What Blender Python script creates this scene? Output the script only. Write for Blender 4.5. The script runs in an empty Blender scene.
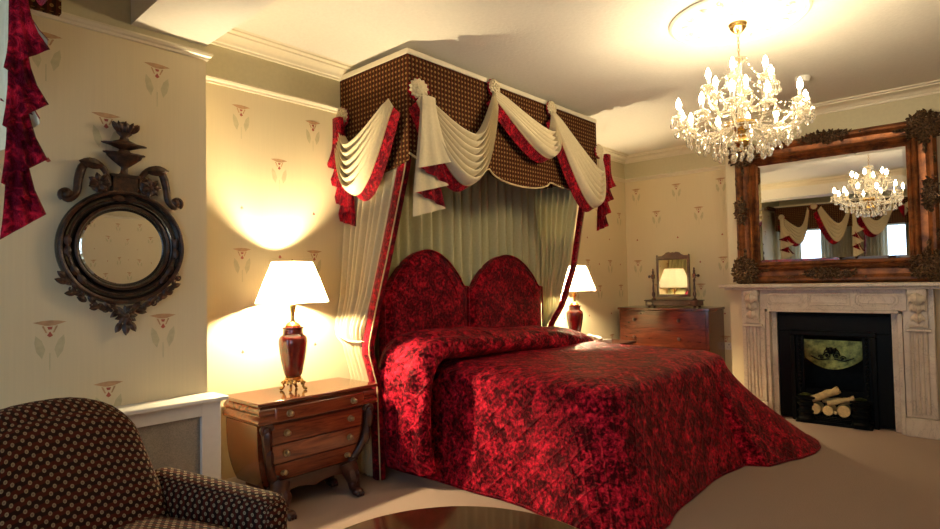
import bpy, math, random
from mathutils import Vector, Matrix
R = math.radians; PI = math.pi
random.seed(7)
sc = bpy.context.scene
C = sc.collection

# ------------------------------------------------------------------ camera
cd = bpy.data.cameras.new('camera'); cam = bpy.data.objects.new('camera', cd); C.objects.link(cam)
cd.sensor_width = 36; cd.lens = 582.435 / 940 * 36; cd.clip_start = .02; cd.clip_end = 60
yaw, pit, rol = R(42.11706), R(1.81161), R(-1.10251)
fw = Vector((math.cos(yaw)*math.cos(pit), math.sin(yaw)*math.cos(pit), math.sin(pit)))
rt = Vector((math.sin(yaw), -math.cos(yaw), 0)); up = rt.cross(fw)
c_, s_ = math.cos(rol), math.sin(rol)
cr = rt*c_ + up*s_; cu = -rt*s_ + up*c_
m3 = Matrix((cr, cu, -fw)).transposed()
cam.matrix_world = Matrix.Translation((0, 0, 1.35)) @ m3.to_4x4()
sc.camera = cam
# ------------------------------------------------------------------ light
W = bpy.data.worlds.new('daylight'); sc.world = W; W.use_nodes = True
bg = W.node_tree.nodes['Background']; bg.inputs[0].default_value = (.55, .75, 1.0, 1); bg.inputs[1].default_value = 6.0
WIN = [(-.05, .30), (1.13, .38), (2.72, .30)]            # centre y, half width of each window
for y, hw in WIN:                                       # portals: they only guide the sky's light through the openings
    l = bpy.data.lights.new('window_portal', 'AREA'); l.shape = 'RECTANGLE'; l.size = hw*2; l.size_y = 1.75
    l.cycles.is_portal = True
    o = bpy.data.objects.new('window_portal', l); C.objects.link(o); o.location = (-.72, y, 1.40)
    o.rotation_euler = (R(90), 0, R(-90))
vs = sc.view_settings
vs.view_transform = 'Standard'; vs.look = 'None'; vs.gamma = 1; vs.use_curve_mapping = False
vs.exposure = 0.1
BULB = 275; SHADE_W = 118
sc.cycles.use_denoising = True
sc.cycles.max_bounces = 10; sc.cycles.diffuse_bounces = 5; sc.cycles.glossy_bounces = 4
sc.cycles.transmission_bounces = 8; sc.cycles.transparent_max_bounces = 24
sc.cycles.sample_clamp_indirect = 4
sc.cycles.caustics_refractive = False; sc.cycles.caustics_reflective = False

# ------------------------------------------------------------------ materials
def new_mat(name):
    m = bpy.data.materials.new(name); m.use_nodes = True
    nt = m.node_tree; b = nt.nodes['Principled BSDF']; return m, nt, b
def nd(nt, t, **k):
    n = nt.nodes.new(t)
    for a, v in k.items(): setattr(n, a, v)
    return n
def ln(nt, a, b): nt.links.new(a, b)
def mth(nt, op, a, b=None, c=None):
    n = nd(nt, 'ShaderNodeMath', operation=op)
    for i, x in enumerate((a, b, c)):
        if x is None: continue
        if isinstance(x, (int, float)): n.inputs[i].default_value = x
        else: ln(nt, x, n.inputs[i])
    return n.outputs[0]
def mixc(nt, f, a, b):
    n = nd(nt, 'ShaderNodeMix', data_type='RGBA')
    for i, x in ((0, f), (6, a), (7, b)):
        if isinstance(x, (int, float)): n.inputs[i].default_value = x
        elif isinstance(x, tuple): n.inputs[i].default_value = (*x, 1)
        else: ln(nt, x, n.inputs[i])
    return n.outputs[2]
def ramp(nt, f, *st):
    n = nd(nt, 'ShaderNodeValToRGB'); e = n.color_ramp.elements
    while len(e) < len(st): e.new(.5)
    for i, (p, c) in enumerate(st): e[i].position = p; e[i].color = (*c, 1)
    ln(nt, f, n.inputs[0]); return n.outputs[0]
def noise(nt, vec, scale, detail=3, rough=.5, dist=0):
    n = nd(nt, 'ShaderNodeTexNoise'); ln(nt, vec, n.inputs['Vector'])
    n.inputs['Scale'].default_value = scale; n.inputs['Detail'].default_value = detail
    n.inputs['Roughness'].default_value = rough; n.inputs['Distortion'].default_value = dist
    return n.outputs[0]
def coords(nt, uv=False, scale=(1, 1, 1), rot=(0, 0, 0)):
    t = nd(nt, 'ShaderNodeTexCoord'); m = nd(nt, 'ShaderNodeMapping')
    m.inputs['Scale'].default_value = scale; m.inputs['Rotation'].default_value = rot
    ln(nt, t.outputs['UV' if uv else 'Object'], m.inputs[0]); return m.outputs[0]
def bump(nt, b, h, s, d=.01):
    n = nd(nt, 'ShaderNodeBump'); n.inputs['Strength'].default_value = s; n.inputs['Distance'].default_value = d
    ln(nt, h, n.inputs['Height']); ln(nt, n.outputs[0], b.inputs['Normal']); return n
def plain(name, col, rough=.5, metal=0, bmp=0, bs=40, var=0, coat=0, spec=None):
    m, nt, b = new_mat(name)
    b.inputs['Roughness'].default_value = rough; b.inputs['Metallic'].default_value = metal
    b.inputs['Coat Weight'].default_value = coat; b.inputs['Coat Roughness'].default_value = .08
    if spec is not None: b.inputs['Specular IOR Level'].default_value = spec
    v = coords(nt); f = noise(nt, v, bs, 4)
    c2 = tuple(x*(1-var) for x in col)
    ln(nt, ramp(nt, f, (.3, c2), (.7, col)), b.inputs['Base Color'])
    if bmp: bump(nt, b, f, bmp)
    return m
def wood(name, c1, c2, axis=0, rough=.25, coat=.6, sc_=1):
    m, nt, b = new_mat(name)
    s = [9*sc_]*3; s[axis] = 1.1*sc_
    v = coords(nt, scale=tuple(s)); f = noise(nt, v, 1.6, 5, .6, 1.6)
    s2 = [120]*3; s2[axis] = 4
    g = noise(nt, coords(nt, scale=tuple(s2)), 1, 2)
    f2 = mth(nt, 'ADD', mth(nt, 'MULTIPLY', f, .8), mth(nt, 'MULTIPLY', g, .2))
    ln(nt, ramp(nt, f2, (.32, c1), (.66, c2)), b.inputs['Base Color'])
    b.inputs['Roughness'].default_value = rough; b.inputs['Coat Weight'].default_value = coat
    b.inputs['Coat Roughness'].default_value = .1
    return m
def velvet(name, lo, hi, quilt=0, scale=26):
    m, nt, b = new_mat(name)
    v = coords(nt); n1 = noise(nt, v, scale, 5, .7, .5); n2 = noise(nt, v, 11, 3, .6, .5)
    f = mth(nt, 'ADD', mth(nt, 'MULTIPLY', n1, .62), mth(nt, 'MULTIPLY', n2, .38))
    ln(nt, ramp(nt, f, (.45, lo), (.52, tuple(a*.6+c*.28 for a, c in zip(lo, hi))), (.62, hi)), b.inputs['Base Color'])
    b.inputs['Roughness'].default_value = .42; b.inputs['Specular IOR Level'].default_value = .35
    ln(nt, mixc(nt, 0.0, (hi[0], hi[1]*2, hi[2]*2), (1, 1, 1)), b.inputs['Specular Tint'])
    b.inputs['Sheen Weight'].default_value = .18; b.inputs['Sheen Tint'].default_value = (.9, .12, .15, 1)
    b.inputs['Sheen Roughness'].default_value = .4
    h = n1
    if quilt:
        u = coords(nt, True); sp = nd(nt, 'ShaderNodeSeparateXYZ'); ln(nt, u, sp.inputs[0])
        a = mth(nt, 'PINGPONG', mth(nt, 'ADD', sp.outputs[0], sp.outputs[1]), quilt)
        c = mth(nt, 'PINGPONG', mth(nt, 'SUBTRACT', sp.outputs[0], sp.outputs[1]), quilt)
        q = mth(nt, 'MINIMUM', mth(nt, 'MULTIPLY', mth(nt, 'MINIMUM', a, c), 1/quilt*3), 1)
        q = mth(nt, 'POWER', q, .5)
        h = mth(nt, 'ADD', mth(nt, 'MULTIPLY', n1, .7), mth(nt, 'MULTIPLY', q, .5))
    bump(nt, b, h, .8, .02)
    return m
def dotted(name, base, alt, dot, per, rad=.27, offset=True, stripe=True):
    m, nt, b = new_mat(name)
    u = coords(nt, True, scale=(1/per, 1/per, 1)); sp = nd(nt, 'ShaderNodeSeparateXYZ'); ln(nt, u, sp.inputs[0])
    x, y = sp.outputs[0], sp.outputs[1]
    def cell(dx, dy):
        fx = mth(nt, 'SUBTRACT', mth(nt, 'FRACT', mth(nt, 'ADD', x, dx)), .5)
        fy = mth(nt, 'SUBTRACT', mth(nt, 'FRACT', mth(nt, 'ADD', y, dy)), .5)
        return mth(nt, 'SQRT', mth(nt, 'ADD', mth(nt, 'MULTIPLY', fx, fx), mth(nt, 'MULTIPLY', fy, fy)))
    d = cell(0, 0)
    if offset: d = mth(nt, 'MINIMUM', d, cell(.5, .5))
    mask = mth(nt, 'LESS_THAN', d, rad)
    core = mth(nt, 'LESS_THAN', d, rad*.45)
    s = mth(nt, 'PINGPONG', mth(nt, 'ADD', x, .25), .5)
    bc = mixc(nt, mth(nt, 'GREATER_THAN', s, .25), base, alt)
    n = noise(nt, coords(nt), 90, 2)
    col = mixc(nt, mask, bc, dot)
    col = mixc(nt, mth(nt, 'MULTIPLY', core, .5), col, bc)
    col = mixc(nt, mth(nt, 'MULTIPLY', n, .5), col, (base[0]*.6, base[1]*.6, base[2]*.6))
    ln(nt, col, b.inputs['Base Color']); b.inputs['Roughness'].default_value = .8; b.inputs['Specular IOR Level'].default_value = .08
    bump(nt, b, mth(nt, 'ADD', mth(nt, 'MULTIPLY', mask, .5), n), .4, .003)
    return m
def emis(name, col, s):
    m, nt, b = new_mat(name)
    b.inputs['Emission Color'].default_value = (*col, 1); b.inputs['Emission Strength'].default_value = s
    b.inputs['Base Color'].default_value = (*col, 1); return m
def crystal(name, tint=(1, .97, .9), gl=.35):
    m, nt, b = new_mat(name); nt.nodes.remove(b); out = nt.nodes['Material Output']
    g = nd(nt, 'ShaderNodeBsdfGlass'); g.inputs['Color'].default_value = (*tint, 1); g.inputs['IOR'].default_value = 1.5
    g.inputs['Roughness'].default_value = .03
    t = nd(nt, 'ShaderNodeBsdfTransparent'); t.inputs['Color'].default_value = (*tint, 1)
    s = nd(nt, 'ShaderNodeBsdfGlossy'); s.inputs['Roughness'].default_value = .08; s.inputs['Color'].default_value = (*tint, 1)
    a = nd(nt, 'ShaderNodeMixShader'); a.inputs[0].default_value = .5
    ln(nt, g.outputs[0], a.inputs[1]); ln(nt, t.outputs[0], a.inputs[2])
    c = nd(nt, 'ShaderNodeMixShader'); c.inputs[0].default_value = gl
    ln(nt, a.outputs[0], c.inputs[1]); ln(nt, s.outputs[0], c.inputs[2])
    d = nd(nt, 'ShaderNodeBsdfTranslucent'); d.inputs['Color'].default_value = (*tint, 1)
    e = nd(nt, 'ShaderNodeMixShader'); e.inputs[0].default_value = .22
    ln(nt, c.outputs[0], e.inputs[1]); ln(nt, d.outputs[0], e.inputs[2])
    ln(nt, e.outputs[0], out.inputs[0]); return m
def pane_glass(name):
    m, nt, b = new_mat(name); nt.nodes.remove(b); out = nt.nodes['Material Output']
    t = nd(nt, 'ShaderNodeBsdfTransparent'); s = nd(nt, 'ShaderNodeBsdfGlossy'); s.inputs['Roughness'].default_value = .02
    a = nd(nt, 'ShaderNodeMixShader'); a.inputs[0].default_value = .06
    ln(nt, t.outputs[0], a.inputs[1]); ln(nt, s.outputs[0], a.inputs[2]); ln(nt, a.outputs[0], out.inputs[0]); return m
def cloth(name, col, trans=.25, sheen=.2):
    m, nt, b = new_mat(name); out = nt.nodes['Material Output']
    v = coords(nt); n = noise(nt, v, 60, 3)
    cc = ramp(nt, n, (.3, tuple(x*.9 for x in col)), (.7, col)); ln(nt, cc, b.inputs['Base Color'])
    b.inputs['Roughness'].default_value = .6; b.inputs['Sheen Weight'].default_value = sheen
    t = nd(nt, 'ShaderNodeBsdfTranslucent'); ln(nt, cc, t.inputs[0])
    a = nd(nt, 'ShaderNodeMixShader'); a.inputs[0].default_value = trans
    ln(nt, b.outputs[0], a.inputs[1]); ln(nt, t.outputs[0], a.inputs[2]); ln(nt, a.outputs[0], out.inputs[0]); return m
def mirror_mat(name, col=(.86, .86, .84)):
    m, nt, b = new_mat(name)
    b.inputs['Metallic'].default_value = 1; b.inputs['Roughness'].default_value = .015
    b.inputs['Base Color'].default_value = (*col, 1); return m
def gilt(name, lo, hi, rough=.38, metal=.6, sc_=30):
    m, nt, b = new_mat(name)
    v = coords(nt); f = noise(nt, v, sc_, 5, .65)
    ln(nt, ramp(nt, f, (.38, lo), (.62, hi)), b.inputs['Base Color'])
    b.inputs['Metallic'].default_value = metal; b.inputs['Roughness'].default_value = rough
    bump(nt, b, f, .5, .004); return m
def marble(name, a, c, vein):
    m, nt, b = new_mat(name)
    v = coords(nt); f = noise(nt, v, 4, 6, .6, 1.5); g = noise(nt, v, 2.2, 8, .7, 3.0)
    base = ramp(nt, f, (.3, a), (.7, c))
    vn = mth(nt, 'LESS_THAN', mth(nt, 'ABSOLUTE', mth(nt, 'SUBTRACT', g, .5)), .008)
    ln(nt, mixc(nt, mth(nt, 'MULTIPLY', vn, .55), base, vein), b.inputs['Base Color'])
    b.inputs['Roughness'].default_value = .35; return m
def wallpaper(name, col):
    m, nt, b = new_mat(name)
    v = coords(nt, scale=(1, 1, .02)); f = noise(nt, v, 160, 2); g = noise(nt, coords(nt), 1.5, 3)
    k = mth(nt, 'ADD', mth(nt, 'MULTIPLY', f, .5), mth(nt, 'MULTIPLY', g, .5))
    ln(nt, ramp(nt, k, (.35, tuple(x*.95 for x in col)), (.65, col)), b.inputs['Base Color'])
    b.inputs['Roughness'].default_value = .55; bump(nt, b, f, .06, .002); return m

M = {}
M['paper'] = wallpaper('cream_wallpaper', (.77, .65, .41))
M['frieze'] = plain('painted_frieze', (.62, .56, .36), .6, bmp=.05, var=.06)
M['ceil'] = plain('textured_ceiling_paint', (.82, .78, .68), .75, bmp=.25, bs=45, var=.05)
M['trim'] = plain('cream_gloss_paint', (.78, .70, .52), .35, var=.04)
M['white'] = plain('white_gloss_paint', (.74, .70, .62), .35, var=.04)
M['carpet'] = plain('beige_carpet', (.44, .32, .25), .95, bmp=.8, bs=220, var=.18, spec=.1)
nt = M['carpet'].node_tree
M['mot_red'] = plain('motif_red', (.45, .10, .06), .6, var=.2)
M['mot_brown'] = plain('motif_brown', (.62, .36, .18), .6, var=.3)
M['mot_leaf'] = plain('motif_leaf', (.63, .55, .32), .6, var=.15)
M['velvet'] = velvet('crushed_red_velvet_quilt', (.016, .001, .002), (.85, .022, .055), quilt=.085, scale=42)
M['velvet_plain'] = velvet('crushed_red_velvet', (.05, .001, .005), (.55, .012, .028), scale=44)
M['check'] = dotted('brown_tan_woven_check', (.030, .011, .004), (.085, .020, .008), (.34, .20, .07), .034, .23, offset=False)
M['dots'] = dotted('dark_dotted_upholstery', (.020, .007, .004), (.075, .013, .006), (.34, .25, .15), .037, .18)
M['cream_cloth'] = cloth('cream_sateen', (.70, .59, .36), .06)
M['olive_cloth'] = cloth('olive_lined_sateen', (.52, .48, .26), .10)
M['dark_cloth'] = cloth('curtain_sateen', (.50, .43, .28), .2)
M['gold_trim'] = plain('gold_cord', (.55, .42, .22), .5, var=.2)
M['mahog'] = wood('mahogany', (.05, .010, .004), (.22, .055, .018))
M['mahog_y'] = wood('mahogany_bow', (.035, .007, .004), (.15, .030, .011), axis=1)
M['mahog_dark'] = wood('dark_mahogany', (.020, .006, .003), (.075, .019, .008), rough=.4, coat=.2)
M['mahog_drawer'] = wood('figured_mahogany', (.085, .016, .006), (.27, .062, .018), axis=0, sc_=1.6)
M['mahog_side'] = wood('mahogany_side', (.05, .010, .004), (.15, .034, .011), axis=1)
M['mahog_top'] = wood('polished_mahogany_top', (.07, .018, .008), (.18, .050, .018), rough=.06, coat=1)
M['table_top'] = wood('dark_polished_table', (.04, .008, .004), (.13, .03, .012), rough=.06, coat=1)
M['brass'] = plain('brass', (.75, .50, .18), .25, 1, var=.25)
M['antique_brass'] = plain('antique_brass', (.45, .34, .18), .35, .9, var=.4)
M['glaze'] = plain('oxblood_glaze', (.16, .012, .008), .12, bs=18, var=.5, coat=.8)
M['shade'] = cloth('cream_lampshade', (.95, .88, .70), .8, 0)
M['marble'] = marble('cream_marble', (.58, .46, .33), (.70, .60, .46), (.30, .22, .16))
M['gilt'] = gilt('antique_gilt_frame', (.075, .024, .009), (.25, .082, .022), sc_=9)
M['gilt_dark'] = gilt('dark_gilt_ornament', (.018, .011, .007), (.17, .095, .045), sc_=60)
M['bronze'] = gilt('dark_bronzed_wood', (.015, .008, .005), (.085, .034, .016), .35, .2)
M['black_wood'] = plain('ebonised_wood', (.012, .008, .006), .25, var=.3, coat=.5)
M['mirror'] = mirror_mat('mirror_glass')
M['iron'] = plain('black_cast_iron', (.0025, .0032, .003), .42, 0, bmp=.1, bs=60, var=.4, spec=.10)
M['firebrick'] = plain('sooted_brick', (.02, .018, .014), .9, bmp=.4, bs=20, var=.5)
M['greenbrass'] = gilt('tarnished_brass_hood', (.05, .058, .014), (.21, .22, .06), .4, .7, 14)
M['bark'] = plain('pale_birch_bark', (.62, .46, .20), .7, bmp=.4, bs=30, var=.4)
M['logend'] = plain('cut_log_end', (.78, .56, .24), .7, bs=50, var=.3)
M['crystal'] = crystal('lead_crystal')
M['glassarm'] = crystal('clear_glass', (1, .95, .84), .28)
M['bulb'] = emis('lit_candle_bulb', (1, .80, .51), BULB)
M['candle'] = plain('cream_candle_tube', (.85, .78, .62), .4)
M['grille'] = plain('radiator_mesh', (.34, .30, .24), .7, bs=200, var=.35)
M['plastic'] = plain('cream_plastic', (.80, .78, .70), .35, var=.02)
M['dark_plastic'] = plain('grey_plastic', (.08, .08, .08), .4)
M['plaster'] = plain('white_plaster', (.84, .78, .64), .6, var=.03)
M['pane'] = pane_glass('window_pane')
M['cast_shell'] = plain('ceiling_white', (.80, .76, .68), .7, var=.04)

# ------------------------------------------------------------------ mesh helpers
def V(*a): return Vector(a)
class MB:
    def __init__(s): s.v = []; s.f = []; s.m = []; s.u = []
    def add(s, vs, fs, mi=0, uv=None, M4=None):
        k = len(s.v)
        s.v += [tuple(M4 @ Vector(p)) if M4 is not None else tuple(p) for p in vs]
        for i, f in enumerate(fs):
            s.f.append([j+k for j in f]); s.m.append(mi); s.u.append([uv[j] for j in f] if uv else None)
        return s
    def box(s, x0, x1, y0, y1, z0, z1, mi=0, M4=None):
        v = [(x, y, z) for x in (x0, x1) for y in (y0, y1) for z in (z0, z1)]
        f = [(0, 1, 3, 2), (4, 6, 7, 5), (0, 4, 5, 1), (2, 3, 7, 6), (0, 2, 6, 4), (1, 5, 7, 3)]
        return s.add(v, f, mi, None, M4)
    def lathe(s, prof, n=24, M4=None, mi=0, cap=True, a0=0, a1=2*PI, flute=0, nf=0):
        full = abs(a1-a0-2*PI) < 1e-6; m = n if full else n+1
        v = []; uv = []
        for r, z in prof:
            for i in range(m):
                a = a0+(a1-a0)*i/n; rr = r*(1+(flute*math.cos(a*nf) if nf else 0))
                v.append((rr*math.cos(a), rr*math.sin(a), z)); 
        f = []
        for j in range(len(prof)-1):
            for i in range(n):
                i2 = (i+1) % m
                f.append((j*m+i, j*m+i2, (j+1)*m+i2, (j+1)*m+i))
        if cap and full:
            if prof[0][0] > 1e-5: f.append(tuple(range(m-1, -1, -1)))
            if prof[-1][0] > 1e-5: f.append(tuple((len(prof)-1)*m+i for i in range(m)))
        return s.add(v, f, mi, None, M4)
    def tube(s, pts, rad, n=8, mi=0, M4=None, cap=True, flat=1.0):
        pts = [Vector(p) for p in pts]; k = len(pts)
        if not hasattr(rad, '__len__'): rad = [rad]*k
        v = []; prev = None
        for i, p in enumerate(pts):
            t = (pts[min(i+1, k-1)]-pts[max(i-1, 0)]).normalized()
            if prev is None:
                a = V(0, 0, 1) if abs(t.z) < .9 else V(1, 0, 0)
                prev = t.cross(a).normalized()
            nn = (prev-t*prev.dot(t)).normalized(); b = t.cross(nn); prev = nn
            for j in range(n):
                an = 2*PI*j/n; v.append(p+nn*(rad[i]*math.cos(an))+b*(rad[i]*flat*math.sin(an)))
        f = [(i*n+j, i*n+(j+1) % n, (i+1)*n+(j+1) % n, (i+1)*n+j) for i in range(k-1) for j in range(n)]
        if cap: f += [tuple(range(n-1, -1, -1)), tuple((k-1)*n+j for j in range(n))]
        return s.add(v, f, mi, None, M4)
    def ball(s, c, r, n=10, m=6, mi=0, M4=None):
        if not hasattr(r, '__len__'): r = (r, r, r)
        v = [(c[0], c[1], c[2]-r[2])]
        for i in range(1, m):
            p = -PI/2+PI*i/m
            for j in range(n):
                a = 2*PI*j/n; v.append((c[0]+r[0]*math.cos(p)*math.cos(a), c[1]+r[1]*math.cos(p)*math.sin(a), c[2]+r[2]*math.sin(p)))
        v.append((c[0], c[1], c[2]+r[2])); L = len(v)-1
        f = [(0, 1+(j+1) % n, 1+j) for j in range(n)]
        for i in range(m-2):
            for j in range(n):
                a = 1+i*n; f.append((a+j, a+(j+1) % n, a+n+(j+1) % n, a+n+j))
        a = 1+(m-2)*n; f += [(a+j, a+(j+1) % n, L) for j in range(n)]
        return s.add(v, f, mi, None, M4)
    def grid(s, fn, nu, nv, mi=0, uvf=None, M4=None, closeu=False):
        v = []; uv = []
        for j in range(nv+1):
            for i in range(nu+1):
                u, w = i/nu, j/nv; v.append(fn(u, w)); uv.append(uvf(u, w) if uvf else (u, w))
        f = [(j*(nu+1)+i, j*(nu+1)+i+1, (j+1)*(nu+1)+i+1, (j+1)*(nu+1)+i) for j in range(nv) for i in range(nu)]
        return s.add(v, f, mi, uv if uvf else None, M4)
    def prism(s, poly, a, b, M4=None, mi=0):
        """poly in local XZ, extruded along Y from a to b"""
        n = len(poly); v = [(x, a, z) for x, z in poly]+[(x, b, z) for x, z in poly]
        f = [tuple(range(n)), tuple(range(2*n-1, n-1, -1))]+[(i, i+n, (i+1) % n+n, (i+1) % n) for i in range(n)]
        return s.add(v, f, mi, None, M4)
    def leaf(s, base, d, nrm, L, w, curl=.4, mi=0, th=.25):
        d = Vector(d).normalized(); nrm = Vector(nrm).normalized(); sd = d.cross(nrm).normalized(); base = Vector(base)
        v = []; K = 5
        for i in range(K+1):
            t = i/K; ww = w*math.sin(PI*min(1, t*.9+.1))**.8*.5+w*.04
            c = base+d*(L*t)+nrm*(L*curl*math.sin(PI*t)*.6+ (L*curl*.5*t*t))
            for q in (-1, -.5, 0, .5, 1):
                v.append(c+sd*(ww*q)+nrm*(w*th*(1-q*q)*(1 if abs(q) != .5 else .55)))
        f = [(i*5+j, i*5+j+1, (i+1)*5+j+1, (i+1)*5+j) for i in range(K) for j in range(4)]
        f += [(i*5, (i+1)*5, (i+1)*5+4, i*5+4) for i in range(K)]
        return s.add(v, f, mi)
    def scroll(s, c, e1, e2, r, turns=1.5, w=.01, start=0, mi=0, n=22, sgn=1):
        c = Vector(c); e1 = Vector(e1); e2 = Vector(e2); p = []; rr = []
        for i in range(n+1):
            t = i/n; a = start+sgn*turns*2*PI*t; q = r*(1-t*.85)
            p.append(c+e1*(q*math.cos(a))+e2*(q*math.sin(a))); rr.append(w*(1-.4*t))
        s.tube(p, rr, 6, mi); s.ball(tuple(c), w*1.6, 8, 5, mi); return s
    def build(s, name, mats, parent=None, org=(0, 0, 0), smooth=True, bevel=0, subd=0, angle=40, solid=0):
        me = bpy.data.meshes.new(name); o3 = Vector(org)
        me.from_pydata([tuple(Vector(p)-o3) for p in s.v], [], s.f)
        if not isinstance(mats, (list, tuple)): mats = [mats]
        for m in mats: me.materials.append(m)
        me.polygons.foreach_set('material_index', s.m)
        ul = me.uv_layers.new(name='UVMap'); li = 0; data = [0.0]*(2*len(me.loops))
        for fi, p in enumerate(me.polygons):
            n = p.normal; ax = max(range(3), key=lambda i: abs(n[i])); u = s.u[fi]
            for k in range(p.loop_total):
                q = p.loop_start+k; co = me.vertices[me.loops[q].vertex_index].co
                if u: a, b = u[k]
                else: a, b = ((co.y, co.z), (co.x, co.z), (co.x, co.y))[ax]
                data[2*q] = a; data[2*q+1] = b
        ul.data.foreach_set('uv', data)
        if smooth:
            me.polygons.foreach_set('use_smooth', [True]*len(me.polygons)); me.set_sharp_from_angle(angle=R(angle))
        me.update()
        o = bpy.data.objects.new(name, me); C.objects.link(o)
        if parent is not None: o.parent = parent
        elif org != (0, 0, 0): o.location = org
        if solid: md = o.modifiers.new('solid', 'SOLIDIFY'); md.thickness = solid; md.offset = 0
        if bevel:
            md = o.modifiers.new('bevel', 'BEVEL'); md.width = bevel; md.segments = 2; md.limit_method = 'ANGLE'; md.angle_limit = R(35)
        if subd: md = o.modifiers.new('sub', 'SUBSURF'); md.levels = subd; md.render_levels = subd
        return o
def thing(name, label, cat, loc=(0, 0, 0), rz=0, group=None):
    o = bpy.data.objects.new(name, None); C.objects.link(o); o.location = loc; o.rotation_euler = (0, 0, rz)
    o.empty_display_size = .1
    o['label'] = label; o['category'] = cat
    if group: o['group'] = group
    return o
def tag(o, label, cat, group=None):
    o['label'] = label; o['category'] = cat
    if group: o['group'] = group
    return o
def struct(o): o['kind'] = 'structure'; return o
def kids(o): return [c for c in C.objects if c.parent == o]
def dup(o, loc=None, rz=None, label=None, parent=None):
    c = o.copy(); C.objects.link(c)
    if parent is not None: c.parent = parent
    if loc is not None: c.location = loc
    if rz is not None: c.rotation_euler = (0, 0, rz)
    if label: c['label'] = label
    for k in kids(o): dup(k, parent=c)
    return c
def T(x, y, z): return Matrix.Translation((x, y, z))
def RZ(a): return Matrix.Rotation(a, 4, 'Z')
def RX(a): return Matrix.Rotation(a, 4, 'X')
def RY(a): return Matrix.Rotation(a, 4, 'Y')
def frame4(o, ex, ey, ez):
    m = Matrix((Vector(ex), Vector(ey), Vector(ez))).transposed().to_4x4(); m.translation = Vector(o); return m
def lathe_on(mb, prof, base, axis, n=16, mi=0, **k):
    """lathe whose z runs along axis"""
    a = Vector(axis).normalized(); x = a.orthogonal().normalized(); y = a.cross(x)
    mb.lathe(prof, n, frame4(base, x, y, a), mi, **k)
def sweep(path, prof, closed=False, side=1):
    """mouldings: profile (d,z) with d to the left*side of the path, mitred"""
    mb = MB(); n = len(path); P = [Vector((p[0], p[1])) for p in path]; rows = []
    for i in range(n):
        if closed: a, b = P[i]-P[i-1], P[(i+1) % n]-P[i]
        else: a = P[i]-P[i-1] if i else P[1]-P[0]; b = P[i+1]-P[i] if i < n-1 else P[-1]-P[-2]
        na = V(-a.y, a.x).normalized() if 0 else Vector((-a.y, a.x)).normalized(); nb = Vector((-b.y, b.x)).normalized()
        m = (na+nb); m = m/(m.dot(na)) if m.length > 1e-6 else na
        rows.append([(P[i].x+m.x*d*side, P[i].y+m.y*d*side, z) for d, z in prof])
    k = len(prof); v = [p for r in rows for p in r]; f = []
    for i in range(n if closed else n-1):
        j = (i+1) % n
        for q in range(k-1): f.append((i*k+q, i*k+q+1, j*k+q+1, j*k+q))
    if not closed: f += [tuple(range(k)), tuple((n-1)*k+q for q in range(k))]
    mb.add(v, f); return mb

# ------------------------------------------------------------------ room shell
YA, YL, XB, XC, HC, ZR = 3.57, 3.235, 7.0, 6.25, 2.95, 2.64
XW, YF, XL = -.6, -2.3, 1.41
FC = 1.145                                       # fireplace centre y
def motif(mb, o, e1, e2, n, s=1.0):
    """printed tulip: head, heart, two leaves, stem as thin faces on the paper"""
    o = Vector(o); e1 = Vector(e1); e2 = Vector(e2); n = Vector(n)
    def pt(x, y, k=1): return tuple(o+e1*(x*s)+e2*(y*s)+n*(.0012*k))
    def poly(ps, mi, k=1): mb.add([pt(x, y, k) for x, y in ps], [tuple(range(len(ps)))], mi)
    poly([(-.062, .034), (-.02, .020), (0, .018), (.02, .020), (.062, .034), (.03, .040), (0, .042), (-.03, .040)], 3)
    poly([(-.030, .018), (-.022, .018), (-.010, -.012), (-.016, -.012)], 3); poly([(.022, .018), (.030, .018), (.016, -.012), (.010, -.012)], 3)
    poly([(-.010, .014), (.010, .014), (.006, .002), (-.006, .002)], 2, 2)
    poly([(0, -.006), (.011, -.024), (0, -.032), (-.011, -.024)], 2, 2)
    for q in (-1, 1):
        L1 = [(q*.052, -.022), (q*.030, -.045), (q*.016, -.085), (q*.028, -.125), (q*.048, -.095), (q*.056, -.055)]
        poly(L1 if q > 0 else L1[::-1], 4)
    poly([(-.002, -.10), (.002, -.10), (.002, -.175), (-.002, -.175)], 4)
def diamond(mb, o, e1, e2, n):
    o = Vector(o); e1 = Vector(e1); e2 = Vector(e2); n = Vector(n)
    mb.add([tuple(o+e1*x+e2*y+n*.0012) for x, y in ((0, .014), (.012, -.004), (0, -.012), (-.012, -.004))], [(0, 1, 2, 3)], 2)
def wallrect(mb, p0, p1, z0, z1, mi=0):
    mb.add([(p0[0], p0[1], z0), (p1[0], p1[1], z0), (p1[0], p1[1], z1), (p0[0], p0[1], z1)], [(0, 1, 2, 3)], mi)
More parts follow.
